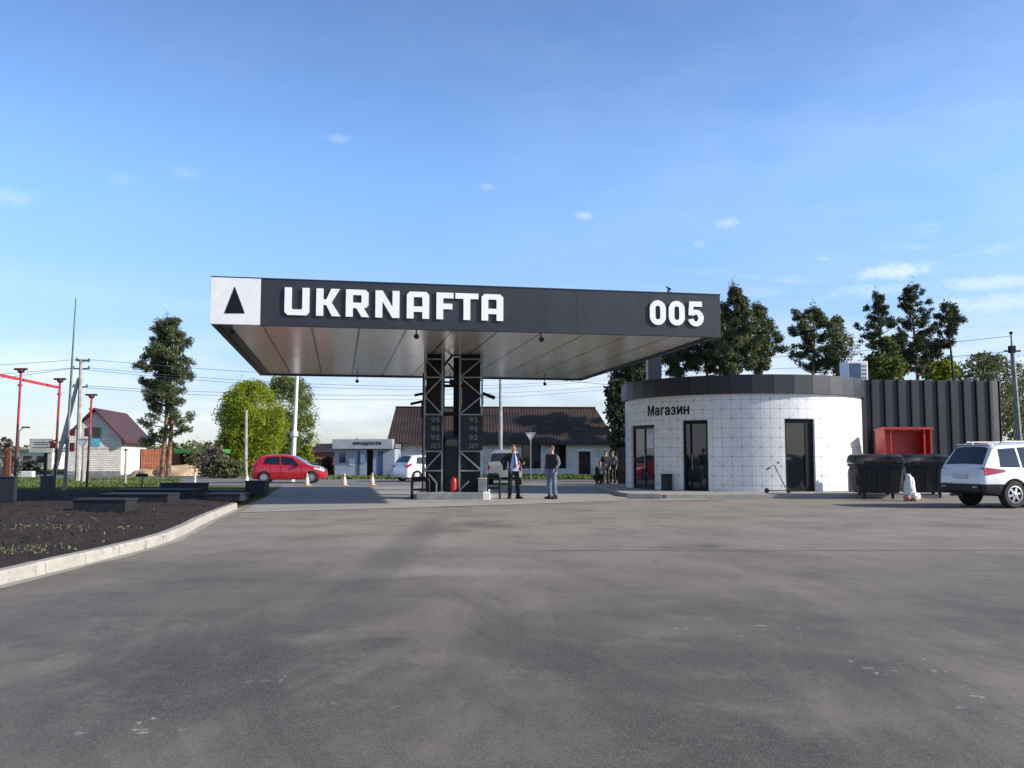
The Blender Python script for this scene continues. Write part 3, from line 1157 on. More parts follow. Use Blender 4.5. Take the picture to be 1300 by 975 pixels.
# ------------------------------------------------------------------ pump island
PY = 30.45
pl = G(528.5, 634.5)
pr = G(620, 633.5)
isl_o = Vector((pl.x, 29.75, 0))
ISA = ang * 0.15
isl_w = 2.42
mb = MB()
mb.box(0, isl_w - .26, 0, 4.6, -0.03, 0.235, bev=.03)
mb.box(isl_w - .255, isl_w, 0.0, 4.6, -.03, 0.25, 1, bev=.03)
single('pump_island', mb, ['grey_concrete', 'plastered_white'], 'low grey concrete plinth carrying the lattice towers and pumps', 'plinth', isl_o, ISA)
Z0 = 0.235


def px_x(px, Y=PY):
    return (px - CX) / FPX * Y - isl_o.x


def px_z(py, Y=PY):
    return P(650, py, Y).z


TY = 0.55       # front plane of the lattices, island-local


def lattice(name, xa, xb, flip):
    lv = [px_z(v) for v in (456.5, 479.5, 503, 526.5, 549.5, 573, 597.5)] + [Z0]
    root = part(name, None or lattice_core(xa, xb), 'black_metal', canopy)
    fr = MB()
    t = .055
    for x in (xa, xb):
        for y in (TY, TY + 1.1):
            fr.bar((x, y, Z0 + .002), (x, y, SOF + .06), t)
    for z in lv[:-1]:
        if abs(z - lv[2]) < .01:
            continue
        fr.bar((xa, TY - .004, z), (xb, TY - .004, z), .045)
        fr.bar((xa, TY + 1.104, z), (xb, TY + 1.104, z), .045)
        for x in (xa, xb):
            fr.bar((x, TY, z), (x, TY + 1.1, z), .04)
    L, Rr = (xa, xb) if not flip else (xb, xa)
    yy = TY - .03
    for i, (p, q) in enumerate(((L, Rr), (Rr, L), (L, Rr))):
        fr.bar((p, yy - i * .0015, lv[i]), (q, yy - i * .0015, lv[i + 1]), .042)
        for x in (xa, xb):
            y0, y1 = (TY, TY + 1.1) if i % 2 == 0 else (TY + 1.1, TY)
            fr.bar((x + .012, y0, lv[i]), (x + .012, y1, lv[i + 1]), .035)
    if not flip:
        fr.bar((Rr, yy, lv[5]), (L, yy, lv[6]), .042)
        fr.bar((L + .15, yy, lv[6] - .1), (L + .42, yy, lv[6] - .4), .05)
        fr.bar((L + .42, yy, lv[6] - .4), (L + .42, yy, Z0), .05)
    else:
        fr.bar((Rr, yy, lv[5]), (L, yy, lv[6]), .055)
        fr.bar((Rr, yy, Z0 + .05), (Rr + .32, yy, lv[6] - .35), .05)
    for x in (xa, xb):
        fr.box(x - .09, x + .09, TY - .09, TY + .09, Z0 + .001, Z0 + .03)
    part('lattice_frame', fr, 'galvanised', root)
    pb = MB()
    zt_, zb_ = lv[3] - .03, lv[5] + .03
    pb.box(xa + .035, xb + (.0 if not flip else .03), TY - .10, TY - .045, zb_, zt_, bev=.008)
    board = part('price_board', pb, 'black_plastic', root)
    h = (zt_ - zb_) / 4
    for i, wd in enumerate(('95', '95', '92', 'ДП')):
        tm = text_mb(wd, .3, .012, .006)
        cxm = xa + (xb - xa) * .62
        fit(tm, cxm - .15, cxm + .15, zt_ - (i + .80) * h, zt_ - (i + .22) * h)
        xform(tm, Matrix.Translation((0, TY - .108, 0)) @ UPRIGHT)
        part('grade_lettering', tm, 'price_grey', root)
    bm = MB()
    z = px_z(503 if not flip else 502)
    sg = -1 if not flip else 1
    xo = (xa if not flip else xb)
    if not flip:
        bm.tube([(xo - .04, TY + .25, z + .1), (xo - .34, TY + .1, z + .03)], .045, 8)
        bm.tube([(xo - .04, TY + .7, z - .12), (xo - .52, TY + .6, z - .24)], .045, 8)
        bm.bar((xo - .12, TY + .62, z - .14), (xo - .12, TY + .62, z - .7), .07)
        bm.bar((xo - .1, TY + .9, Z0), (xo - .1, TY + .9, SOF - .5), .07)
    else:
        bm.tube([(xo + .03, TY + .3, z + .08), (xo + .42, TY + .1, z - .08)], [.055, .065], 8)
        bm.bar((xo + .02, TY + .3, z + .1), (xo + .02, TY + .3, z - .3), .06)
    part('hose_boom', bm, 'black_metal', root)
    return root


def lattice_core(xa, xb):
    mb = MB()
    mb.box(xa + .06, xb - .06, TY + .08, TY + 1.0, Z0 + .001, SOF + .055)
    return mb


canopy_keep = canopy
# the towers carry the canopy: children of it, so their builder works in canopy space
isl_T = Matrix.Translation(isl_o) @ Matrix.Rotation(ISA, 4, 'Z')
for (pa, pb_, fl) in ((540, 562.5, False), (584.5, 612.5, True)):
    r_ = lattice('lattice_tower', px_x(pa), px_x(pb_), fl)
    r_.matrix_local = Tci @ isl_T
mb = MB()
xL, xR = px_x(563.5), px_x(592)
ty = TY + .45
A_ = [(xL, px_z(463)), (px_x(574), px_z(449.5)), (px_x(587), px_z(449.5)), (xR, px_z(462))]
for (xa, za), (xb, zb) in zip(A_[:-1], A_[1:]):
    mb.bar((xa, ty, za), (xb, ty, zb), .07)
mb.bar((px_x(569), ty - .04, px_z(460)), (px_x(584), ty - .04, px_z(480)), .06)
mb.bar((xL - .05, ty, px_z(489)), (xR, ty, px_z(489)), .14, .09)
mb.box(px_x(571), px_x(582), ty - .2, ty + .2, px_z(487), px_z(481))
mb.bar((xL - .05, ty + .01, px_z(484)), (px_x(575), ty + .01, px_z(484)), .06)
mb.bar((xL - .05, ty, px_z(525)), (xR + .1, ty, px_z(525)), .16, .13)
mb.bar((px_x(580), ty + .25, Z0), (px_x(580), ty + .25, SOF), .24)
mb.bar((px_x(584), ty - .3, px_z(549)), (px_x(590), ty - .3, px_z(560)), .035)
o = part('tie_truss', mb, 'black_metal', canopy)
o.matrix_local = Tci @ isl_T

pump = thing('fuel_pump', 'tall black fuel dispenser between the two lattice towers', 'fuel pump', isl_T @ Vector((0, 0, 0)), ISA)
xa, xb = px_x(564.5), px_x(584)
mb = MB()
mb.box(xa, xb, TY + .28, TY + .92, Z0 + .001, px_z(553), bev=.03)
part('cabinet', mb, 'black_plastic', pump)
mb = MB()
mb.box(xa + .07, xb - .07, TY + .262, TY + .277, px_z(566), px_z(558), bev=.004)
part('display', mb, 'dark_glass', pump)
for i in range(3):
    mb = MB()
    x = xb + .04
    z = 1.15
    y = TY + .4 + i * .16
    mb.tube([(x - .05, y, z + .1), (x + .06, y, z + .06), (x + .07, y, z - .2), (x + .03, y, z - .32)], .025, 7)
    part('nozzle', mb, 'black_metal', pump)
for i in range(3):
    mb = MB()
    y = TY + .4 + i * .16
    x = xb
    pts_ = [(x + .05, y, .85)] + [(x + .08 + .12 * math.sin(math.pi * t), y, .85 - .45 * math.sin(math.pi * t) + 1.1 * t) for t in (0.15, .3, .5, .7, .85, 1.0)]
    mb.tube(pts_, .018, 7)
    part('hose', mb, 'black_metal', pump)
# second dispenser further along the island
p2 = dup(pump)
p2.location = isl_T @ Vector((-.02, 2.3, 0))
p2['label'] = 'black fuel dispenser at the far end of the pump island behind the lattice towers'

ext = thing('fire_extinguisher', 'red fire extinguisher standing on the plinth between the towers', 'fire extinguisher', isl_T @ Vector((px_x(577), TY - .02, Z0)), 0)
mb = MB()
mb.lathe([(.0, .0), (.115, .004), (.12, .05), (.12, .36), (.10, .44), (.05, .49), (.03, .52)], 18)
part('cylinder', mb, 'bright_red', ext, True)
mb = MB()
mb.lathe([(.03, .515), (.03, .58)], 10)
mb.box(-.015, .14, -.02, .02, .585, .61)
mb.box(-.015, .11, -.02, .02, .545, .565)
part('valve', mb, 'black_metal', ext)
mb = MB()
mb.tube([(.03, -.03, .55), (.12, -.06, .50), (.15, -.05, .35), (.14, -.04, .15)], .016, 7)
part('hose', mb, 'black_plastic', ext)

bin_ = thing('litter_bin', 'pale grey litter bin beside the right lattice tower', 'bin', isl_T @ Vector((px_x(613.5), TY - .25, Z0 + .016)), 0)
mb = MB()
mb.box(-.14, .14, -.13, .13, 0, .40, bev=.02)
part('bin_body', mb, 'galvanised', bin_)
mb = MB()
mb.box(-.145, .145, -.135, .135, .405, .45, bev=.015)
part('lid', mb, 'kiosk_top', bin_)

mb = MB()
for z in (.32, .62):
    mb.tube([(0, 0, z), (.55, 0, z)], .035, 8)
mb.tube([(0, 0, 0), (0, 0, .58), (.03, 0, .66), (.09, 0, .70), (.46, 0, .70), (.52, 0, .66), (.55, 0, .58), (.55, 0, 0)], .05, 10)
gm = mb.mesh('guard_rail', 'black_metal', True)
o = link('guard_rail', gm)
o.location = G(523, 634)
tag(o, 'black tubular crash barrier left of the pump island', 'crash barrier', 'crash barriers at the pump island')
o.rotation_euler.z = .12
o = link('guard_rail', gm)
o.location = (G(613, 633.5) + Vector((0.15, -.1, 0)))
o.scale = (.75, 1, 1.15)
tag(o, 'black tubular crash barrier beside the pale bin at the right end of the pump island', 'crash barrier', 'crash barriers at the pump island')

# ------------------------------------------------------------------ shop: round drum and dark annex
SC = Vector((9.6, 38.1, 0))
SR = 4.8
WT, FT, FL = 3.75, 4.43, 0.13
shop = thing('shop_building', 'round white tiled shop with dark fascia and dark annex', 'shop', SC)


def drum_angle(px, r=SR):
    d = ray(px, 580)
    d = Vector((d.x, d.y)).normalized()
    o = Vector((-SC.x, -SC.y))
    bq = o.dot(d)
    cq = o.dot(o) - r * r
    t = -bq - math.sqrt(max(bq * bq - cq, 0))
    p = o + d * t
    return math.atan2(p.y, p.x)


doors = [(drum_angle(801.5), drum_angle(831), 2.66), (drum_angle(866.5), drum_angle(899), 2.78), (drum_angle(997), drum_angle(1035), 2.80)]
doors = [(a % (2 * math.pi), b % (2 * math.pi), h) for a, b, h in doors]
wall = MB()
TH = .28
uvs = []


def wall_seg(a0, a1, z0, z1):
    n = max(2, int((a1 - a0) / R(2.0)))
    vs = []
    o = len(wall.v)
    for i in range(n + 1):
        a = a0 + (a1 - a0) * i / n
        for r in (SR, SR - TH):
            for z in (z0, z1):
                vs.append((r * math.cos(a), r * math.sin(a), z))
                uvs.append((a * SR, z))
    fs = []
    for i in range(n):
        b = i * 4
        fs += [(b, b + 4, b + 5, b + 1), (b + 2, b + 3, b + 7, b + 6), (b + 1, b + 5, b + 7, b + 3), (b, b + 2, b + 6, b + 4)]
    fs += [(0, 1, 3, 2), (n * 4, n * 4 + 2, n * 4 + 3, n * 4 + 1)]
    wall.add(vs, fs)


seq_ = sorted(doors)
cur = seq_[-1][1] - 2 * math.pi
for a0, a1, h in seq_:
    wall_seg(cur, a0, FL, WT)
    wall_seg(a0, a1, h, WT)
    cur = a1
me = wall.mesh('tiled_wall', 'wall_tile')
ul = me.uv_layers.new(name='UVMap')
for lp_ in me.loops:
    ul.data[lp_.index].uv = uvs[lp_.vertex_index]
part('tiled_wall', me, None, shop)
# doors
for di, (a0, a1, h) in enumerate(doors):
    am = (a0 + a1) / 2
    p0 = Vector((math.cos(a0), math.sin(a0), 0)) * (SR - .12)
    p1 = Vector((math.cos(a1), math.sin(a1), 0)) * (SR - .12)
    wd = (p1 - p0).length
    T = Matrix.Translation(p0) @ Matrix.Rotation(math.atan2((p1 - p0).y, (p1 - p0).x), 4, 'Z')
    fr = MB()
    t = .09
    e = .004
    fr.box(e, t, -.03, .05, FL + .004, h - e)
    fr.box(wd - t, wd - e, -.03, .05, FL + .004, h - e)
    fr.box(t + .001, wd - t - .001, -.028, .05, h - t - .05, h - e)
    fr.box(t + .001, wd - t - .001, -.028, .05, FL + .004, FL + .13)
    if di != 2:
        fr.box(wd * (.30 if di == 1 else .52) - .04, wd * (.30 if di == 1 else .52) + .04, -.026, .048, FL + .131, h - t - .051)
    if di == 0:
        fr.box(t + .002, wd - t - .002, -.024, .046, 1.22, 1.32)
    if di == 2:
        fr.box(wd * .72, wd - t - .002, -.022, .046, FL + .131, h - t - .051)
    fo = part('door', xform(fr, T), 'black_metal', shop)
    gl = MB()
    gl.box(t + .003, wd - t - .003, 0.0, .02, FL + .132, h - t - .052)
    part('glass', xform(gl, T), 'dark_glass', fo)
    if di != 2:
        hb = MB()
        hx = wd * (.30 if di == 1 else .52) + .06
        hb.tube([(hx, -.07, .9), (hx, -.07, 1.5)], .016, 8)
        hb.tube([(hx, -.07, 1.0), (hx, -.02, 1.0)], .012, 6)
        hb.tube([(hx, -.07, 1.4), (hx, -.02, 1.4)], .012, 6)
        part('handle', xform(hb, T), 'galvanised', fo)
    if di == 0:
        nt = MB()
        nt.box(wd * .58, wd * .88, -.008, -.002, 1.75, 2.35)
        part('notice', xform(nt, T), 'plate_white', fo)
# fascia ring: flat metal cassettes
NP = 40
fa = MB()
for i in range(NP):
    a0, a1 = 2 * math.pi * i / NP, 2 * math.pi * (i + 1) / NP
    ro, ri = SR + .14 + (.004 if i % 2 else 0), SR - .15
    e = .0012
    vs = [(r * math.cos(a), r * math.sin(a), z) for z in (WT - .02, FT) for (r, a) in ((ri, a0 + e), (ro, a0 + e), (ro, a1 - e), (ri, a1 - e))]
    fa.add(vs, [(0, 3, 2, 1), (4, 5, 6, 7), (0, 1, 5, 4), (1, 2, 6, 5), (2, 3, 7, 6), (3, 0, 4, 7)])
part('fascia', fa, 'anthracite_panel', shop)
mb = MB()
mb.lathe([(SR - .16, FT - .2), (SR - .16, FT - .12)], 48)
part('roof', mb, 'grey_metal', shop)
mb = MB()
mb.lathe([(SR - .3, FL + .003), (SR - .3, FL + .02)], 48)
part('floor_slab', mb, 'dark_wood', shop)
# curved shop lettering
a0, a1 = drum_angle(823.5) % (2 * math.pi), drum_angle(876) % (2 * math.pi)
tm = text_mb('Магаз', 1.0, .014, .020, 1.10)
aw = a1 - a0
fit(tm, a0, a0 + aw * .715, 3.00, 3.42)
lo_, st_, xh = a0 + aw * .745, .030, .315


def upright_letter(outline, x0, wd):
    q = curve_mb([outline], .014)
    q.v = [(x0 + x * wd, 3.006 + y * xh, z) for x, y, z in q.v]
    tm.add(q.v, q.f)


upright_letter([(0, 0), (0, 1), (.27, 1), (.27, .42), (.73, 1), (1, 1), (1, 0), (.73, 0), (.73, .58), (.27, 0)], lo_, aw * .115)
upright_letter([(0, 0), (0, 1), (.27, 1), (.27, .62), (.73, .62), (.73, 1), (1, 1), (1, 0), (.73, 0), (.73, .40), (.27, .40), (.27, 0)], lo_ + aw * .14, aw * .115)
tm.v = [((SR + .014 + z) * math.cos(x), (SR + .014 + z) * math.sin(x), y) for x, y, z in tm.v]
part('sign_lettering', tm, 'black_metal', shop)
# annex with standing seams and a rounded far corner
q0, q1 = P(1088, 580, 35.9), P(1286, 580, 36.6)
ax0, ay0, ax1, ay1 = q0.x - SC.x, 35.9 - SC.y, q1.x - SC.x, 36.6 - SC.y
axl = math.hypot(ax1 - ax0, ay1 - ay0)
aT = Matrix.Translation((ax0, ay0, 0)) @ Matrix.Rotation(math.atan2(ay1 - ay0, ax1 - ax0), 4, 'Z')
rc = .9
outl = [(0, 0), (axl - rc, 0)] + [(axl - rc + rc * math.sin(R(t)), rc - rc * math.cos(R(t))) for t in range(10, 91, 10)] + [(axl, 5.5), (0, 5.5)]
an = MB().prism(outl, FL, 4.47)
an = xform(an, aT)
annex = part('annex', an, 'annex_dark', shop)
sm = MB()
step = 0.555
x = 0.12
while x < axl - rc:
    sm.box(x - .022, x + .022, -.06, -.001, FL + .01, 4.48)
    x += step
for t in (35, 75):
    cx_, cy_ = axl - rc + (rc + .02) * math.sin(R(t)), rc - (rc + .02) * math.cos(R(t))
    T = Matrix.Translation((cx_, cy_, 0)) @ Matrix.Rotation(R(t), 4, 'Z')
    sm.box(-.014, .014, -.03, .03, FL + .01, 4.48, 0, T)
part('seam', xform(sm, aT), 'black_metal', annex)
mb = MB()
mb.box(-.02, .1, -.09, -.057, FL, 4.49)
part('corner_trim', xform(mb, aT), 'grey_metal', annex)
# flue on the roof
fpos = P(830, 470, 36.6) - SC
mb = MB()
mb.box(fpos.x - .27, fpos.x + .27, fpos.y - .27, fpos.y + .27, FT - .13, 5.75)
mb.box(fpos.x - .32, fpos.x + .32, fpos.y - .32, fpos.y + .32, 5.752, 5.83)
part('flue', mb, 'anthracite', shop)

# platform round the shop
pf = [(3.9, 32.3), (4.35, 31.25), (5.2, 30.75), (14.0, 30.75), (24, 31.0), (24, 43), (3.9, 43)]
mb = MB().prism(pf, -.05, FL)
structure('shop_platform', mb, 'pale_concrete')
# loose dark kerb stone at the platform corner
mb = MB()
mb.box(0, 1.15, -.09, .09, 0, .165, bev=.02)
k0 = G(797, 633)
single('kerb_stone', mb, 'grey_concrete', 'dark kerb block lying at the left corner of the shop platform', 'kerb block', (k0.x - .05, k0.y - .1, .008), -.14)

mb = MB()
mb.box(-.16, .16, -.14, .14, 0, .56, bev=.015)
o = thing('waste_bin', 'small black square waste bin against the tiled wall left of the middle door', 'bin', (0, 0, 0))
bp_ = drum_angle(850)
o.location = SC + Vector((math.cos(bp_) * (SR + .2), math.sin(bp_) * (SR + .2), FL + .002))
o.rotation_euler.z = bp_ + R(90)
part('bin_body', mb, 'black_plastic', o)
mb = MB()
mb.box(-.17, .17, -.15, .15, .563, .62, bev=.012)
part('lid', mb, 'black_metal', o)

# roof air-conditioning unit
ac = thing('air_conditioner', 'white boxed air conditioning unit on the shop roof', 'air conditioner', P(1084, 470, 37.4) * 1.0, .05)
ac.location.z = FT - .12
mb = MB()
mb.box(-.44, .42, -.4, .4, 0, 1.02, bev=.03)
mb.box(-.48, -.40, -.38, .38, -.02, -.001)
part('casing', mb, 'white_paint', ac)
mb = MB()
mb.box(-.36, .12, -.415, -.402, .10, .92)
part('coil_panel', mb, 'blue_panel', ac)
for i in range(5):
    for j in range(2):
        mb = MB()
        mb.box(.18 + j * .11, .24 + j * .11, -.412, -.402, .12 + i * .16, .22 + i * .16)
        part('vent', mb, 'grey_metal', ac)

# red open-fronted cabinet against the annex
rp = P(1150, 577, 34.75)
rk = thing('red_cabinet', 'tall open-fronted red metal cabinet behind the dumpsters against the dark annex', 'cabinet', (rp.x, 34.75, FL), .09)
W2 = .94
mb = MB()
mb.box(-W2, W2, .48, .5, 0.0, 2.28)
part('back_panel', mb, 'bright_red', rk)
for sx in (-1, 1):
    mb = MB()
    mb.box(min(sx * W2, sx * (W2 - .05)), max(sx * W2, sx * (W2 - .05)), -.2, .478, 0, 2.3)
    part('side_panel', mb, 'bright_red', rk)
mb = MB()
mb.add([(-W2 - .05, -.28, 2.40), (W2 + .05, -.28, 2.40), (W2 + .05, .52, 2.33), (-W2 - .05, .52, 2.33), (-W2 - .05, -.28, 2.31), (W2 + .05, -.28, 2.31), (W2 + .05, .52, 2.302), (-W2 - .05, .52, 2.302)],
       [(0, 1, 2, 3), (4, 7, 6, 5), (0, 4, 5, 1), (1, 5, 6, 2), (2, 6, 7, 3), (3, 7, 4, 0)])
part('top_panel', mb, 'bright_red', rk)
mb = MB()
mb.box(-W2 + .051, W2 - .051, -.15, .476, 1.1, 1.14)
part('shelf', mb, 'bright_red', rk)
for sx in (-1, 1):
    mb = MB()
    mb.box(sx * (W2 - .27) - .03, sx * (W2 - .27) + .03, -.18, -.12, 0, 2.30)
    part('upright', mb, 'bright_red', rk)

# ------------------------------------------------------------------ dumpsters
def dumpster(loc, rz, label, lid_open=0.0):
    t = thing('dumpster', label, 'dumpster', loc, rz, 'dumpsters beside the shop annex')
    mb = MB()
    w0, w1, d0, d1, h0, h1 = .62, .74, .42, .52, .20, 1.18
    vs = [(-w0, -d0, h0), (w0, -d0, h0), (w0, d0, h0), (-w0, d0, h0), (-w1, -d1, h1), (w1, -d1, h1), (w1, d1, h1), (-w1, d1, h1)]
    mb.add(vs, [(0, 3, 2, 1), (4, 5, 6, 7), (0, 1, 5, 4), (1, 2, 6, 5), (2, 3, 7, 6), (3, 0, 4, 7)])
    for k in (-.36, 0, .36):     # front ribs
        mb.add([(k - .05, -d0 - .012, h0 + .03), (k + .05, -d0 - .012, h0 + .03), (k + .05, -d1 - .012, h1 - .14), (k - .05, -d1 - .012, h1 - .14),
                (k - .05, -d0 + .05, h0 + .03), (k + .05, -d0 + .05, h0 + .03), (k + .05, -d1 + .05, h1 - .14), (k - .05, -d1 + .05, h1 - .14)],
               [(0, 1, 2, 3), (0, 4, 5, 1), (1, 5, 6, 2), (2, 6, 7, 3), (3, 7, 4, 0)])
    for k in (-1, 1):
        mb.box(k * .66 - .05, k * .66 + .05, -.28, .28, .45, .98, bev=.03)
    mb.box(-w1 - .03, w1 + .03, -d1 - .035, d1 + .035, h1 - .10, h1, bev=.02)
    part('container', mb, 'black_plastic', t)
    # domed lid
    lm = MB()
    n = 12
    prof = []
    for i in range(n + 1):
        a = math.pi * i / n
        prof.append((-(d1 + .06) * math.cos(a), h1 + .012 + .30 * math.sin(a) ** .8))
    vs = []
    xs = [-w1 - .05, -w1 - .02, -.3, -.28, .28, .3, w1 + .02, w1 + .05]
    for xi, x in enumerate(xs):
        sc = .93 if xi in (0, 7) else 1
        lift = .02 if xi in (2, 5) else 0
        for (y, z) in prof:
            vs.append((x, y * sc, h1 + .012 + (z - h1 - .012) * sc + lift * (1 if z > h1 + .06 else 0)))
    m_ = n + 1
    fs = [(i * m_ + j, i * m_ + j + 1, (i + 1) * m_ + j + 1, (i + 1) * m_ + j) for i in range(len(xs) - 1) for j in range(n)]
    fs += [list(range(m_))[::-1], [(len(xs) - 1) * m_ + j for j in range(m_)]]
    fs += [(i * m_ + n, i * m_, (i + 1) * m_, (i + 1) * m_ + n) for i in range(len(xs) - 1)]
    lm.add(vs, fs)
    part('lid', lm, 'black_plastic', t, True)
    hb = MB()
    hb.tube([(-.5, -d1 - .10, h1 + .06), (.5, -d1 - .10, h1 + .06)], .024, 8)
    for k in (-.5, .5):
        hb.tube([(k, -d1 - .10, h1 + .06), (k, -d1 - .02, h1 + .03)], .018, 6)
    part('handle', hb, 'black_metal', t)
    for k in (-1, 1):
        tr = MB()
        tr.tube([(k * (w1 + .01), -.0, h1 - .17), (k * (w1 + .1), 0, h1 - .17)], .03, 8)
        part('trunnion', tr, 'grey_metal', t)
    for sx in (-.46, .46):
        for sy in (-.28, .28):
            wm = MB()
            T = Matrix.Translation((sx, sy, .1)) @ Matrix.Rotation(R(90), 4, 'Y')
            wm.lathe([(.02, -.03), (.085, -.03), (.10, -.018), (.10, .018), (.085, .03), (.02, .03)], 14, 0, T)
            wo_ = part('wheel', wm, 'tyre_rubber', t)
            fm = MB()
            fm.box(sx - .05, sx - .035, sy - .03, sy + .03, .09, .20)
            fm.box(sx + .035, sx + .05, sy - .03, sy + .03, .09, .20)
            fm.tube([(sx - .055, sy, .1), (sx + .055, sy, .1)], .018, 8)
            part('bracket', fm, 'galvanised', wo_)
    return t


d1_ = G(1120, 634)
dumpster((d1_.x + .02, d1_.y + .55, 0), -.10, 'dark grey wheeled dumpster closest to the white tiled wall')
d2_ = G(1180, 633.5)
dumpster((d2_.x + .10, d2_.y + .72, 0), -.06, 'black wheeled dumpster next to the white off-road car')
# rubbish sack between them
bg_ = thing('rubbish_bag', 'white plastic rubbish sack slumped between the two dumpsters', 'rubbish bag', G(1156, 636), 0)


def lumpy(cx, cy, cz, rx, ry, rz, seed, nu=22, nv=16, amp=.22, fr=3.0):
    vs, fs = [], []
    for j in range(nv + 1):
        ph = math.pi * j / nv
        for i in range(nu):
            th = 2 * math.pi * i / nu
            d = Vector((math.sin(ph) * math.cos(th), math.sin(ph) * math.sin(th), math.cos(ph)))
            s = 1 + amp * mnoise.fractal(d * fr + Vector((seed, 0, 0)), 1.0, 2.0, 3)
            p = Vector((cx + rx * d.x * s, cy + ry * d.y * s, max(0.004, cz + rz * d.z * s)))
            vs.append(p)
    for j in range(nv):
        for i in range(nu):
            a, b = j * nu + i, j * nu + (i + 1) % nu
            fs.append((a, b, b + nu, a + nu))
    return vs, fs


mb = MB()
mb.add(*lumpy(-.02, 0, .38, .17, .16, .46, 3))
mb.add(*lumpy(.10, -.02, .14, .20, .18, .16, 9))
part('sack', mb, 'bag_white', bg_, True)
mb = MB()
mb.add(*lumpy(-.14, -.10, .09, .12, .11, .10, 5))
mb.add(*lumpy(.04, -.14, .06, .10, .09, .07, 6))
part('spill', mb, 'bag_pink', bg_, True)
# gas bottle and leaning wire frame by the wall
gb = G(1080, 624, FL)
t = thing('gas_cylinder', 'grey upright gas cylinder against the white wall beside the dumpster', 'gas cylinder', (gb.x, gb.y - .15, FL + .001))
mb = MB()
mb.lathe([(.11, 0), (.135, .02), (.14, .1), (.14, .72), (.12, .82), (.06, .88), (.04, .89)], 18)
part('cylinder', mb, 'grey_metal', t, True)
mb = MB()
mb.lathe([(.025, .885), (.025, .93), (.045, .94), (.045, .97), (.01, .975)], 10)
part('valve', mb, 'galvanised', t)
wf = G(1066, 624.5, FL)
mb = MB()
mb.tube([(-.12, 0, 0), (.06, .42, 1.02), (.14, .40, .98), (.12, .03, 0)], .012, 6)
mb.tube([(-.06, .14, .34), (.13, .16, .34)], .010, 6)
single('wire_stand', mb, 'galvanised', 'thin wire stand leaning on the white wall left of the grey gas cylinder', 'stand', (wf.x, wf.y - .5, FL))

# kick scooter leaning by the right door
ks = thing('kick_scooter', 'thin dark kick scooter leaning beside the right shop door', 'scooter', G(997, 626, FL) + Vector((0, -.1, .002)), 0)
mb = MB()
mb.tube([(.08, 0, .10), (-.02, .03, .22), (-.36, .12, .98)], .022, 8)
part('stem', mb, 'mast_metal', ks)
mb = MB()
mb.tube([(-.60, .02, .86), (-.37, .12, .985), (-.20, .22, 1.06)], .018, 8)
part('handlebar', mb, 'grey_metal', ks)
for q in ((-.66, -.01, .83, -.54, .05, .89), (-.23, .20, 1.045, -.14, .26, 1.09)):
    mb = MB()
    mb.tube([q[:3], q[3:]], .034, 8)
    part('grip', mb, 'black_metal', ks)
mb = MB()
mb.box(-.62, .04, -.06, .06, .075, .105, bev=.01)
part('deck', mb, 'black_metal', ks)
for x in (.09, -.68):
    mb = MB()
    mb.lathe([(.02, -.02), (.08, -.02), (.09, 0), (.08, .02), (.02, .02)], 16, 0, Matrix.Translation((x, 0, .09)) @ Matrix.Rotation(R(90), 4, 'X'))
    part('wheel', mb, 'tyre_rubber', ks)


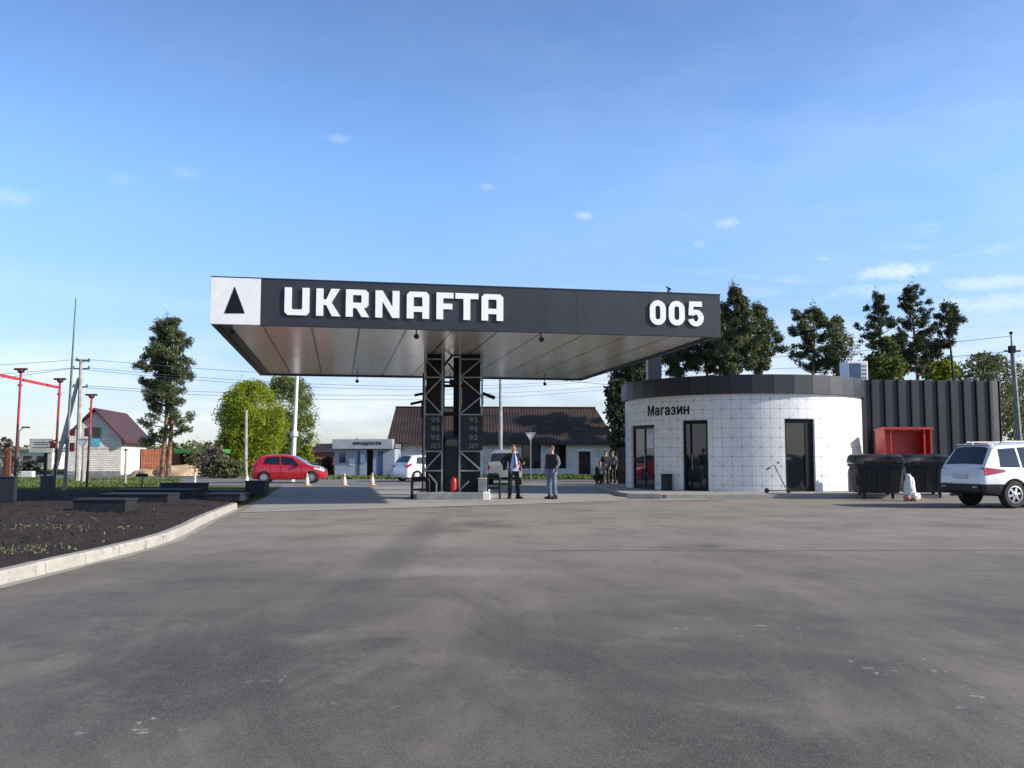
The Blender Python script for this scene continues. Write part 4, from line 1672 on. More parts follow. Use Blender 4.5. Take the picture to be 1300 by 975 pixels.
# ------------------------------------------------------------------ cars
class Car:
    """a body lofted through stations (x, bottom, belt, top, half width); x runs from the rear (0) to the nose"""

    def __init__(self, st, inset=.27, clad=None):
        self.st = np.array(st, float)
        self.L = self.st[-1, 0]
        self.inset = inset

    def at(self, x):
        s = self.st
        return [float(np.interp(x, s[:, 0], s[:, i])) for i in range(1, 5)]

    def sec(self, x):
        zb, zl, zt, w_ = self.at(x)
        zl = min(zl, zt - .012)
        t = zt - zl
        h = zl - zb
        i = self.inset
        return [(0, zb), (.82 * w_, zb), (.95 * w_, zb + .05 * h), (.985 * w_, zb + .18 * h), (w_, zb + .45 * h), (.99 * w_, zb + .75 * h), (.965 * w_, zl - .02 * h), (.955 * w_, zl),
                (.955 * w_ - .45 * i * t, zl + .45 * t), (.955 * w_ - .95 * i * t, zl + .86 * t), (.955 * w_ - 1.25 * i * t - .02, zl + .95 * t),
                (.955 * w_ - 1.6 * i * t - .10, zl + t * .995), (.40 * w_, zt + .012), (0, zt + .02)]

    def side_y(self, x, z):
        p = self.sec(x)[2:11]
        return float(np.interp(z, [q[1] for q in p], [q[0] for q in p]))

    def top_z(self, x, y):
        p = self.sec(x)[9:][::-1]
        return float(np.interp(abs(y), [q[0] for q in p], [q[1] for q in p]))

    def body_mb(self, n=72):
        mb = MB()
        xs = sorted(set(np.linspace(0, self.L, n)) | set(self.st[:, 0]))
        rows = []
        for x in xs:
            s = self.sec(x)
            full = [(-y, z) for y, z in s[::-1]] + [(y, z) for y, z in s[1:-1]]
            rows.append([(x, y, z) for y, z in full])
        m_ = len(rows[0])
        vs = [p for r_ in rows for p in r_]
        fs = [(i * m_ + j, i * m_ + (j + 1) % m_, (i + 1) * m_ + (j + 1) % m_, (i + 1) * m_ + j) for i in range(len(rows) - 1) for j in range(m_)]
        fs += [list(range(m_))[::-1], [(len(rows) - 1) * m_ + j for j in range(m_)]]
        return mb.add(vs, fs)

    def side_pane(self, quad, sgn, mb, off=.008, mi=0):
        """quad: (xb0, xt0, xb1, xt1, low margin, high margin)"""
        xb0, xt0, xb1, xt1, lo, hi = quad
        N, K = 8, 4
        vs = []
        for k in range(K + 1):
            for i in range(N + 1):
                f = k / K
                x = (xb0 + (xt0 - xb0) * f) * (1 - i / N) + (xb1 + (xt1 - xb1) * f) * i / N
                _, zl, zt, _ = self.at(x)
                z0, z1 = zl + lo, zt - hi
                z = z0 + max(z1 - z0, .01) * f
                vs.append((x, sgn * (self.side_y(x, z) + off), z))
        fs = [(k * (N + 1) + i, k * (N + 1) + i + 1, (k + 1) * (N + 1) + i + 1, (k + 1) * (N + 1) + i) for k in range(K) for i in range(N)]
        mb.add(vs, fs, mi)

    def top_pane(self, xa, xb, fw0, fw1, mb, off=.010, mi=0):
        N, K = 6, 12
        vs = []
        for i in range(N + 1):
            f = i / N
            x = xa + (xb - xa) * f
            dz = (self.at(min(x + .02, self.L))[2] - self.at(max(x - .02, 0))[2]) / .04
            L_ = math.hypot(1, dz)
            yt = self.sec(x)[10][0]
            for k in range(K + 1):
                y = (k / K * 2 - 1) * yt * (fw0 + (fw1 - fw0) * f)
                vs.append((x - dz / L_ * off, y, self.top_z(x, y) + off / L_))
        mb.add(vs, [(i * (K + 1) + k, i * (K + 1) + k + 1, (i + 1) * (K + 1) + k + 1, (i + 1) * (K + 1) + k) for i in range(N) for k in range(K)], mi)


def cut_arches(mb, wheels, ra, w_):
    """boolean the wheel arches out of a closed body; dark lining goes to material 1"""
    o = link('body', mb.mesh('body', ['black_metal', 'black_metal']))
    cm = MB()
    for (x, z) in wheels:
        for s in (-1, 1):
            T = Matrix.Translation((x, s * (w_ - .12), z)) @ Matrix.Rotation(R(90), 4, 'X')
            cm.lathe([(ra, -.22), (ra, .22)], 32, 0, T)
    c = link('cutter', cm.mesh('cutter', 'black_metal'))
    md = o.modifiers.new('cut', 'BOOLEAN')
    md.operation = 'DIFFERENCE'
    md.object = c
    md.solver = 'EXACT'
    me = eval_mesh(o)
    bpy.data.objects.remove(o)
    bpy.data.objects.remove(c)
    return me


def build_wheel(parent, x, y, z, r, wid, out, spokes=6, disc='black_metal'):
    wm = MB()
    T = Matrix.Translation((x, y, z)) @ Matrix.Rotation(R(90), 4, 'X')
    wm.lathe([(r * .62, -wid / 2), (r * .9, -wid / 2), (r, -wid * .32), (r, wid * .32), (r * .9, wid / 2), (r * .62, wid / 2)], 28, 0, T, True)
    wl = bpy.data.objects.new('wheel', None)
    col.objects.link(wl)
    wl.parent = parent
    part('tyre', wm, 'tyre_rubber', wl, True)
    rm = MB()
    T2 = Matrix.Translation((x, y + out * (wid / 2 - .03), z)) @ Matrix.Rotation(R(90) * -out, 4, 'X')
    # rim ring, hub and spokes
    n = 28
    ring = [(r * .635, -.02), (r * .635, .03), (r * .56, .035), (r * .54, -.02)]
    vs = [(q[0] * math.cos(2 * math.pi * k / n), q[0] * math.sin(2 * math.pi * k / n), q[1]) for q in ring for k in range(n)]
    fs = []
    for i in range(4):
        for k in range(n):
            a, b = i * n + k, i * n + (k + 1) % n
            c_, d_ = ((i + 1) % 4) * n + (k + 1) % n, ((i + 1) % 4) * n + k
            fs.append((a, b, c_, d_))
    rm.add(vs, fs, 0, T2)
    rm.lathe([(r * .17, -.02), (r * .17, .025), (r * .08, .035)], 14, 0, T2)
    for k in range(spokes):
        a = 2 * math.pi * k / spokes + .2
        ca, sa = math.cos(a), math.sin(a)
        ww = r * .10
        rm.add([(r * .12 * ca - ww * sa, r * .12 * sa + ww * ca, .024), (r * .12 * ca + ww * sa, r * .12 * sa - ww * ca, .024),
                (r * .58 * ca + ww * .75 * sa, r * .58 * sa - ww * .75 * ca, .012), (r * .58 * ca - ww * .75 * sa, r * .58 * sa + ww * .75 * ca, .012),
                (r * .12 * ca - ww * sa, r * .12 * sa + ww * ca, -.012), (r * .12 * ca + ww * sa, r * .12 * sa - ww * ca, -.012),
                (r * .58 * ca + ww * .75 * sa, r * .58 * sa - ww * .75 * ca, -.015), (r * .58 * ca - ww * .75 * sa, r * .58 * sa + ww * .75 * ca, -.015)],
               [(0, 1, 2, 3), (4, 7, 6, 5), (0, 4, 5, 1), (1, 5, 6, 2), (2, 6, 7, 3), (3, 7, 4, 0)], 0, T2)
    part('rim', rm, 'rim_alloy', wl)
    bk = MB()
    bk.lathe([(r * .60, -wid * .32), (r * .60, wid * .18), (r * .3, wid * .2)], 20, 0, T2 if out > 0 else T2)
    bk.v = [(p[0], p[1] - out * .09, p[2]) for p in bk.v]
    part('brake_disc', bk, disc, wl)
    return wl


def split_body(me, zcut, wheels, ra):
    """body above zcut and dark cladding below, arch lining marked as material 1"""
    out = []
    for keep_top in (True, False):
        bm = bmesh.new()
        bm.from_mesh(me)
        if zcut is not None:
            bmesh.ops.bisect_plane(bm, geom=bm.verts[:] + bm.edges[:] + bm.faces[:], plane_co=(0, 0, zcut), plane_no=(0, 0, 1), clear_inner=keep_top, clear_outer=not keep_top)
        elif not keep_top:
            bm.free()
            break
        for f in bm.faces:
            c_ = f.calc_center_median()
            f.material_index = 0
            for (x, z) in wheels:
                if math.hypot(c_.x - x, c_.z - z) < ra + .006 and (abs(f.normal.y) < .5 or math.hypot(c_.x - x, c_.z - z) < ra * .97):
                    f.material_index = 1
            if c_.z < .33 and f.normal.z < -.7:
                f.material_index = 1
            f.smooth = True
        m2 = bpy.data.meshes.new('body')
        bm.to_mesh(m2)
        bm.free()
        m2.set_sharp_from_angle(angle=R(32))
        out.append(m2)
    return out


def make_car(name, label, paint, spec, loc, rz, group=None, cat='car'):
    t = thing(name, label, cat, loc, rz, group)
    car = Car(spec['st'], spec.get('inset', .27))
    hw = car.st[:, 4].max()
    wheels = [(spec['wheels'][0], spec['r']), (spec['wheels'][1], spec['r'])]
    ra = spec['r'] * 1.16
    me = cut_arches(car.body_mb(), wheels, ra, hw)
    pieces = split_body(me, spec.get('zcut'), wheels, ra)
    for i, m2 in enumerate(pieces):
        m2.materials.clear()
        m2.materials.append(M[paint if i == 0 else 'black_plastic'])
        m2.materials.append(M['black_metal'])
        part('body' if i == 0 else 'lower_cladding', m2, None, t)
    for (x, z) in wheels:
        for s in (-1, 1):
            build_wheel(t, x, s * (hw - spec['tw'] / 2 - .005), spec['r'], spec['r'], spec['tw'], s, spec.get('spokes', 6), spec.get('disc', 'black_metal'))
    for s in (-1, 1):
        for q in spec['side']:
            mb = MB()
            car.side_pane(q, s, mb)
            part('side_window', mb, spec.get('glass', 'dark_glass'), t, True)
    for nm, q in (('rear_window', spec['rear']), ('windscreen', spec['front'])):
        mb = MB()
        car.top_pane(*q, mb)
        part(nm, mb, spec.get('glass', 'dark_glass'), t, True)
    # lamps: shaped patches hugging the corners
    for s in (-1, 1):
        for nm, m_, zone in (('tail_lamp', 'tail_red', spec['tail']), ('headlight', 'lamp_clear', spec['head'])):
            x0, x1, z0, z1, z2, z3, xe = zone
            mb = MB()
            N = 6
            vs = []
            for i in range(N + 1):
                x = x0 + (x1 - x0) * i / N
                f = i / N
                za, zb = z0 + (z2 - z0) * f, z1 + (z3 - z1) * f
                for z in (za, zb):
                    y = car.side_y(x, z)
                    vs += [(x, s * (y + .014), z), (x, s * (y - .02), z)]
            fs = []
            for i in range(N):
                b = i * 4
                fs += [(b, b + 4, b + 6, b + 2), (b, b + 1, b + 5, b + 4), (b + 2, b + 6, b + 7, b + 3)]
            # wrap across the end face
            yb0, yb1 = car.side_y(x0, z0), car.side_y(x0, z1)
            o = len(vs)
            e = -.045 if xe < 0 else .02
            vs += [(x0 + e, s * (yb0 + .014), z0), (x0 + e, s * (yb1 + .014), z1), (x0 + e, s * (yb1 - abs(xe)), (z0 * .3 + z1 * .7)), (x0 + e, s * (yb0 - abs(xe)), (z0 * .6 + z1 * .4))]
            fs += [(o, o + 1, o + 2, o + 3), (0, o, o + 1, 2)]
            mb.add(vs, fs)
            part(nm, mb, m_, t)
    for s in (-1, 1):
        mb = MB()
        x, z = spec['mirror']
        y = car.side_y(x, z) + .10
        mb.box(x - .06, x + .06, s * y - .09, s * y + .09, z - .02, z + .13, bev=.025)
        mb.bar((x, s * (y - .12), z), (x, s * (y - .05), z + .03), .04)
        part('mirror', mb, spec.get('mirror_mat', paint), t)
    for s in (-1, 1):
        for xg in spec.get('gaps', ()):
            mb = MB()
            _, zl, _, _ = car.at(xg)
            zs = np.linspace(.40 if xg > .9 else .62, zl - .01, 8)
            vs = []
            for z in zs:
                vs += [(xg - .010, s * (car.side_y(xg, z) + .004), z), (xg + .010, s * (car.side_y(xg, z) + .004), z)]
            mb.add(vs, [(2 * i, 2 * i + 1, 2 * i + 3, 2 * i + 2) for i in range(7)])
            part('door_gap', mb, 'black_metal', t)
    for s in (-1, 1):
        mb = MB()
        for (x, z) in spec['handles']:
            y = car.side_y(x, z)
            mb.box(x - .09, x + .09, s * y - .012, s * y + .03, z - .015, z + .015)
        part('door_handle', mb, spec.get('handle_mat', paint), t)
    return t, car, hw


SUV = dict(
    st=[(0.00, .50, .62, .70, .76), (.02, .42, .78, .98, .83), (.06, .40, 1.00, 1.06, .86), (.12, .38, 1.06, 1.16, .875), (.42, .34, 1.07, 1.66, .90), (.50, .33, 1.07, 1.715, .905), (.62, .32, 1.07, 1.745, .905),
        (1.5, .30, 1.06, 1.80, .91), (2.3, .30, 1.05, 1.79, .91), (2.75, .30, 1.04, 1.73, .91), (3.45, .30, 1.05, 1.16, .905), (3.6, .30, 1.03, 1.09, .90), (4.2, .31, .98, 1.02, .88), (4.55, .34, .86, .92, .80), (4.68, .40, .70, .75, .66)],
    wheels=(.98, 3.75), r=.375, tw=.26, zcut=.66, inset=.24, spokes=6,
    side=[(.58, .62, 1.22, 1.18, .05, .13), (1.30, 1.26, 2.13, 2.11, .04, .13), (2.22, 2.20, 3.12, 2.66, .04, .12)],
    rear=(.135, .42, .90, .92), front=(2.80, 3.42, .90, .92), glass='dark_glass',
    tail=(.11, .70, .90, 1.11, .99, 1.05, -.42), head=(4.66, 4.0, .72, .80, .86, .97, .30), mirror=(3.0, 1.06), handles=((1.55, .95), (2.5, .94)), gaps=(1.36, 2.17, 3.12))
HATCH = dict(
    st=[(0.00, .34, .50, .60, .66), (.03, .26, .80, .90, .76), (.10, .22, .94, 1.02, .80), (.30, .20, .97, 1.30, .83), (.45, .19, .97, 1.44, .84), (.9, .18, .96, 1.50, .85), (1.6, .18, .94, 1.52, .85), (2.1, .18, .92, 1.47, .85),
        (2.95, .18, .93, .99, .845), (3.1, .18, .91, .95, .84), (3.6, .19, .82, .86, .81), (3.82, .24, .66, .70, .72), (3.9, .32, .50, .56, .60)],
    wheels=(.66, 3.16), r=.30, tw=.20, zcut=None, inset=.30, spokes=9, disc='rim_alloy',
    side=[(.62, .72, 1.50, 1.46, .04, .11), (1.58, 1.54, 2.72, 2.16, .04, .11)],
    rear=(.14, .44, .90, .92), front=(2.14, 2.92, .90, .92),
    tail=(.05, .34, .78, .94, .92, 1.08, -.22), head=(3.82, 3.30, .62, .72, .74, .86, .26), mirror=(2.5, .94), handles=((1.4, .82), (2.3, .80)), gaps=(1.02, 1.54, 2.66))
VAN = dict(
    st=[(0.00, .40, .60, .90, .76), (.04, .32, .98, 1.04, .83), (.10, .28, 1.02, 1.12, .85), (.22, .26, 1.02, 1.58, .86), (.4, .25, 1.02, 1.70, .87), (1.2, .24, 1.0, 1.76, .87), (2.2, .24, .98, 1.74, .87), (2.6, .24, .98, 1.66, .87),
        (3.4, .24, 1.0, 1.08, .86), (3.9, .25, .86, .92, .82), (4.15, .30, .66, .72, .72)],
    wheels=(.75, 3.3), r=.31, tw=.21, zcut=.40, inset=.20, spokes=7, glass='blue_glass',
    side=[(.5, .52, 1.25, 1.24, .04, .13), (1.35, 1.34, 2.1, 2.1, .04, .13), (2.2, 2.2, 3.2, 2.6, .04, .13)],
    rear=(.115, .215, .90, .90), front=(2.64, 3.36, .90, .92),
    tail=(.05, .20, .70, 1.0, .72, 1.0, -.10), head=(4.1, 3.6, .66, .74, .76, .86, .28), mirror=(2.9, 1.02), handles=((1.6, .88), (2.5, .88)))


def rotz_pt(x, y, rz):
    return Vector((x * math.cos(rz) - y * math.sin(rz), x * math.sin(rz) + y * math.cos(rz), 0))


# white off-road car, rear three-quarter view
hd = R(14)
rw = G(1285.5, 645.2)        # ground contact of the near rear wheel
off = rotz_pt(.98, -.78, hd)
suv_loc = rw - off
suv, suvc, hw = make_car('off_road_car', 'white four-wheel-drive car parked at the right edge with its rear turned this way', 'white_car_paint', SUV, (suv_loc.x, suv_loc.y, 0), hd)
mb = MB()
mb.box(-.035, -.004, -.27, .27, .80, .93, bev=.006)
pl_ = part('number_plate', mb, 'plate_white', suv)
for s in (-1, 1):
    rails = MB()
    rails.tube([(.75, s * .66, 1.76), (.82, s * .66, 1.82), (2.45, s * .66, 1.83), (2.55, s * .66, 1.77)], .018, 8)
    part('roof_rail', rails, 'galvanised', suv)
mb = MB()
mb.box(-.06, .05, -.74, .74, .44, .655, bev=.03)
part('rear_bumper', mb, 'black_plastic', suv)
for s in (-1, 1):
    mb = MB()
    mb.box(-.068, -.058, s * .60 - .08, s * .60 + .08, .56, .60)
    part('reflector', mb, 'kiosk_top', suv)
mb = MB()
mb.tube([(.45, -.05, 1.715), (.36, -.05, 1.80)], .03, 7)
mb.box(.42, .62, -.60, .60, 1.735, 1.765, bev=.01)
part('spoiler', mb, 'white_car_paint', suv)
mb = MB()
mb.tube([(.15, .1, 1.215), (.24, -.25, 1.37)], .010, 6)
part('wiper', mb, 'black_metal', suv)
mb = MB()
mb.tube([(.4, .45, .33), (.02, .45, .33)], .035, 10)
part('exhaust', mb, 'grey_metal', suv)

# red hatchback heading right on the street
rw = G(333, 614)
off = rotz_pt(.66, -.75, 0.10)
redl = rw - off
make_car('hatchback_car', 'red hatchback seen from the side on the grey street', 'red_car_paint', HATCH, (redl.x - .2, redl.y + 1, 0), 0.10)
# white hatchback behind the pumps
q = G(517, 612)
make_car('hatchback_car', 'white hatchback parked behind the left lattice tower near the grey kiosk', 'white_car_paint', HATCH, (q.x - .55, q.y + .8, 0), R(38))
# silver van behind the man in black
q = P(640, 580, 45)
make_car('estate_car', 'silver estate car with dark blue windows behind the man in the open black jacket', 'silver_car_paint', VAN, (q.x, 45, 0), R(89))
# dark car half hidden behind the red one
q = G(392, 606)
make_car('saloon_car', 'black car mostly hidden behind the red hatchback', 'black_plastic', HATCH, (q.x - 3.5, q.y + 2.2, 0), 0.05)


# ------------------------------------------------------------------ people
def skin_mesh(nodes, edges, sub=1):
    """nodes: {name: (co, radius)}; first node is the root"""
    names = list(nodes)
    idx = {n: i for i, n in enumerate(names)}
    me = bpy.data.meshes.new('skeleton')
    me.from_pydata([nodes[n][0] for n in names], [(idx[a], idx[b]) for a, b in edges], [])
    o = link('skeleton', me)
    md = o.modifiers.new('skin', 'SKIN')
    md.use_smooth_shade = True
    sd = o.modifiers.new('sub', 'SUBSURF')
    sd.levels = sub
    sd.render_levels = sub
    for i, n in enumerate(names):
        r_ = nodes[n][1]
        me.skin_vertices[0].data[i].radius = (r_, r_) if not isinstance(r_, tuple) else r_
        me.skin_vertices[0].data[i].use_root = (i == 0)
    out = eval_mesh(o)
    bpy.data.objects.remove(o)
    return out


def lerp(a, b, t):
    return tuple(a[i] + (b[i] - a[i]) * t for i in range(3))


def person(label, loc, rz, wear, arms=None, legs=None, lean=0.0, group=None, h=1.0, hair='hair_brown', head_turn=0.0, sit=False):
    t = thing('person', label, 'person', loc, rz, group)
    t.scale = (h, h, h)
    J = dict(pel=(0, 0, .95), spine=(0, 0, 1.12), chest=(0, 0, 1.30), neck=(0, .0, 1.475), chin=(0, -.015, 1.56), head=(0, -.015, 1.64), crown=(0, -.005, 1.715))
    for s, k in ((-1, 'r'), (1, 'l')):
        J['sh' + k] = (s * .185, 0, 1.42)
        J['el' + k] = (s * .25, .03, 1.14)
        J['wr' + k] = (s * .24, -.06, .90)
        J['hip' + k] = (s * .095, 0, .90)
        J['kn' + k] = (s * .115, -.02, .50)
        J['an' + k] = (s * .13, .02, .085)
        J['toe' + k] = (s * .16, -.15, .035)
    J.update(arms or {})
    J.update(legs or {})
    rad = dict(pel=.115, spine=.105, chest=.125, neck=.052, chin=.066, head=.082, crown=.060)
    for k in 'rl':
        rad.update({'sh' + k: .055, 'el' + k: .038, 'wr' + k: .027, 'hip' + k: .078, 'kn' + k: .052, 'an' + k: .030, 'toe' + k: .020})
    E = [('pel', 'spine'), ('spine', 'chest'), ('chest', 'neck'), ('neck', 'chin'), ('chin', 'head'), ('head', 'crown')]
    for k in 'rl':
        E += [('chest', 'sh' + k), ('sh' + k, 'el' + k), ('el' + k, 'wr' + k), ('pel', 'hip' + k), ('hip' + k, 'kn' + k), ('kn' + k, 'an' + k), ('an' + k, 'toe' + k)]
    N = {n: (J[n], rad[n]) for n in J}
    for k, s in (('r', -1), ('l', 1)):
        wv = Vector(J['wr' + k])
        d = (wv - Vector(J['el' + k])).normalized()
        side = d.cross(Vector((0, 1, 0)))
        side = side.normalized() if side.length > .1 else Vector((1, 0, 0))
        palm = wv + d * .075
        N['pm' + k] = (tuple(palm), (.034, .022))
        E.append(('wr' + k, 'pm' + k))
        curl = side.cross(d)
        for i, (o_, L_) in enumerate(((-.024, .07), (-.008, .085), (.009, .08), (.025, .062))):
            a = palm + side * o_ + d * .025
            b = a + d * L_ * .55 + curl * .012
            c_ = b + d * L_ * .35 + curl * .025
            N[f'f{i}a{k}'] = (tuple(a), .010)
            N[f'f{i}b{k}'] = (tuple(b), .009)
            N[f'f{i}c{k}'] = (tuple(c_), .007)
            E += [('pm' + k, f'f{i}a{k}'), (f'f{i}a{k}', f'f{i}b{k}'), (f'f{i}b{k}', f'f{i}c{k}')]
        a = wv + d * .03 + side * -.03
        b = a + d * .04 + side * -.02
        N['ta' + k], N['tb' + k] = (tuple(a), .011), (tuple(b), .009)
        E += [('wr' + k, 'ta' + k), ('ta' + k, 'tb' + k)]
    body = skin_mesh(N, E, 1)
    body.materials.clear()
    body.materials.append(M['skin'])
    bo = part('body', body, None, t)
    hd_ = Vector(J['head'])
    fw = Vector((math.sin(head_turn), -math.cos(head_turn), 0))
    sd = Vector((fw.y, -fw.x, 0))
    fm = MB()
    nb = hd_ + fw * .085
    fm.add([nb + Vector((0, 0, .03)), nb + sd * .015 + Vector((0, 0, -.02)), nb - sd * .015 + Vector((0, 0, -.02)), nb + fw * .026 + Vector((0, 0, -.012))], [(0, 1, 3), (0, 3, 2), (1, 2, 3), (0, 2, 1)])
    for s in (-1, 1):
        e = hd_ + sd * s * .088 + Vector((0, 0, -.005))
        T = Matrix.Translation(e) @ Matrix.Diagonal((.016, .022, .034, 1))
        fm.lathe([(.3, -1), (.8, -.6), (1, 0), (.8, .6), (.3, 1)], 8, 0, T)
    part('face', fm, 'skin', t)
    em = MB()
    for s in (-1, 1):
        e = hd_ + fw * .082 + sd * s * .033 + Vector((0, 0, .018))
        em.lathe([(.003, -.008), (.010, -.004), (.010, .004), (.003, .008)], 8, 0, Matrix.Translation(e))
    em.bar(hd_ + fw * .084 - sd * .025 + Vector((0, 0, -.048)), hd_ + fw * .084 + sd * .025 + Vector((0, 0, -.048)), .008)
    part('eyes', em, 'hair_brown', t)
    # hair: a cap over crown and nape
    hm = MB()
    vs, fs = [], []
    NU, NV = 18, 8
    for j in range(NV + 1):
        ph = R(6 + 84 * j / NV)
        for i in range(NU):
            th = 2 * math.pi * i / NU
            dirv_ = Vector((math.cos(th), math.sin(th), 0))
            front = max(0, dirv_.dot(fw))
            back = max(0, -dirv_.dot(fw))
            p2 = ph * (1 - .42 * front + .35 * back)
            rr = .100 + .006 * mnoise.noise((th * 2, ph * 3, loc[0]))
            vs.append(hd_ + Vector((0, 0, .012)) + dirv_ * math.sin(p2) * rr + Vector((0, 0, math.cos(p2) * .108)))
    for j in range(NV):
        for i in range(NU):
            a, b = j * NU + i, j * NU + (i + 1) % NU
            fs.append((a, b, b + NU, a + NU))
    fs.append(list(range(NU)))
    hm.add(vs, fs)
    part('hair', hm, hair, t, True)

    def cloth(name, m_, keys, edges, grow, mats_sub=1, over=None):
        nodes = {}
        for n in keys:
            co = J.get(n) or over[n][0]
            r_ = (over or {}).get(n, (None, rad.get(n, .05) + grow))[1]
            if over and n in over and over[n][0] is not None:
                co = over[n][0]
            nodes[n] = (co, r_)
        me_ = skin_mesh(nodes, edges, mats_sub)
        me_.materials.clear()
        me_.materials.append(M[m_])
        return part(name, me_, None, t)

    legs_e = [('pel', 'hipr'), ('hipr', 'knr'), ('knr', 'anr'), ('pel', 'hipl'), ('hipl', 'knl'), ('knl', 'anl')]
    cloth('trousers', wear['trousers'], ['pel', 'hipr', 'knr', 'anr', 'hipl', 'knl', 'anl'], legs_e, .022,
          over={'pel': (J['pel'], .15), 'anr': (lerp(J['anr'], J['knr'], -.02), .074), 'anl': (lerp(J['anl'], J['knl'], -.02), .074)})
    up = {'pel': (lerp(J['pel'], J['spine'], .1), (.165, .145)), 'spine': (J['spine'], (.165, .14)), 'chest': (J['chest'], (.175, .145)), 'collar': (lerp(J['chest'], J['neck'], .80), (.075, .075))}
    for k in 'rl':
        up['sh' + k] = (J['sh' + k], .078)
        up['el' + k] = (J['el' + k], .062)
        up['wr' + k] = (J['wr' + k], .046)
    ue = [('spine', 'pel'), ('spine', 'chest'), ('chest', 'collar')]
    for k in 'rl':
        ue += [('chest', 'sh' + k), ('sh' + k, 'el' + k), ('el' + k, 'wr' + k)]
    cloth('jacket' if 'jacket' in wear else 'shirt', wear.get('jacket', wear.get('shirt')), ['spine', 'pel', 'chest', 'collar', 'shr', 'elr', 'wrr', 'shl', 'ell', 'wrl'], ue, 0, over=up)
    for k in 'rl':
        sm_ = MB()
        a, b = Vector(J['an' + k]), Vector(J['toe' + k])
        dr = Vector((b.x - a.x, b.y - a.y, 0)).normalized()
        T = Matrix.Translation((a.x, a.y, a.z - .085)) @ Matrix.Rotation(math.atan2(dr.y, dr.x), 4, 'Z')
        sm_.box(-.085, .21, -.054, .054, 0, .085, 0, T, .03)
        sm_.box(-.08, .07, -.05, .05, .03, .135, 0, T, .03)
        part('shoe', sm_, wear.get('shoe', 'black_metal'), t)
    return t, J


# man in the open black jacket
m1, J1 = person('person in an open black jacket, pale blue shirt and dark tie', G(652, 633.5) + Vector((0, .1, 0)), .12,
                dict(trousers='black_cloth', jacket='black_cloth'),
                arms=dict(elr=(-.40, .06, 1.20), wrr=(-.22, -.08, 1.02), ell=(.29, .0, 1.16), wrl=(.15, -.19, 1.08)),
                legs=dict(anr=(-.13, .03, .085), toer=(-.17, -.15, .035), anl=(.15, -.02, .085), toel=(.24, -.17, .035)), hair='hair_grey', h=1.03, head_turn=.5)


def chest_panel(parent, name, m_, pts, y, bulge=.03):
    """a shallow curved panel on the front of the torso"""
    vs, fs = [], []
    N = 6
    for (z, xa, xb) in pts:
        for i in range(N + 1):
            f = i / N
            x = xa + (xb - xa) * f
            vs.append((x, y - bulge * (1 - (2 * f - 1) ** 2) + .25 * x * x, z))
    n_ = len(vs)
    vs += [(v[0], v[1] + .03, v[2]) for v in vs]
    for j in range(len(pts) - 1):
        for i in range(N):
            a = j * (N + 1) + i
            fs.append((a, a + 1, a + N + 2, a + N + 1))
            fs.append((a + n_, a + N + 1 + n_, a + N + 2 + n_, a + 1 + n_))
    mb = MB()
    mb.add(vs, fs)
    return part(name, mb, m_, parent, True)


sh = chest_panel(m1, 'shirt', 'shirt_blue', [(.90, -.14, .17), (1.0, -.14, .18), (1.15, -.10, .13), (1.3, -.075, .10), (1.42, -.055, .06), (1.475, -.04, .045)], -.135)
tb = chest_panel(m1, 'tie', 'tie_blue', [(1.0, .0, .04), (1.04, -.03, .07), (1.3, -.012, .042), (1.42, -.006, .034), (1.46, -.02, .045)], -.172, .006)
mb = MB()
mb.add([(-.19, -.06, 1.34), (-.22, -.10, 1.0), (-.34, .0, .92), (-.36, .06, 1.12), (-.19, .06, 1.36), (-.22, .02, .96), (-.32, .08, .90), (-.34, .1, 1.1)],
       [(0, 1, 2, 3), (4, 7, 6, 5), (0, 4, 5, 1), (1, 5, 6, 2), (2, 6, 7, 3), (3, 7, 4, 0)])
part('jacket_flap', mb, 'black_cloth', m1)
# man in jeans
m2, J2 = person('person in blue jeans and a dark vest over grey sleeves', G(701, 633.8) + Vector((0, .1, 0)), -.75,
                dict(trousers='denim', jacket='navy_cloth'),
                arms=dict(elr=(-.27, .05, 1.15), wrr=(-.20, -.10, .97), ell=(.27, .05, 1.15), wrl=(.20, -.10, .97)),
                legs=dict(anr=(-.11, .03, .085), toer=(-.14, -.14, .035), anl=(.12, .02, .085), toel=(.16, -.15, .035)), h=1.02, hair='hair_brown')
for k in 'rl':
    sv_ = skin_mesh({'sh': (J2['sh' + k], .088), 'el': (J2['el' + k], .072), 'wr': (J2['wr' + k], .054)}, [('sh', 'el'), ('el', 'wr')])
    sv_.materials.clear()
    sv_.materials.append(M['grey_cloth'])
    part('sleeve', sv_, None, m2)
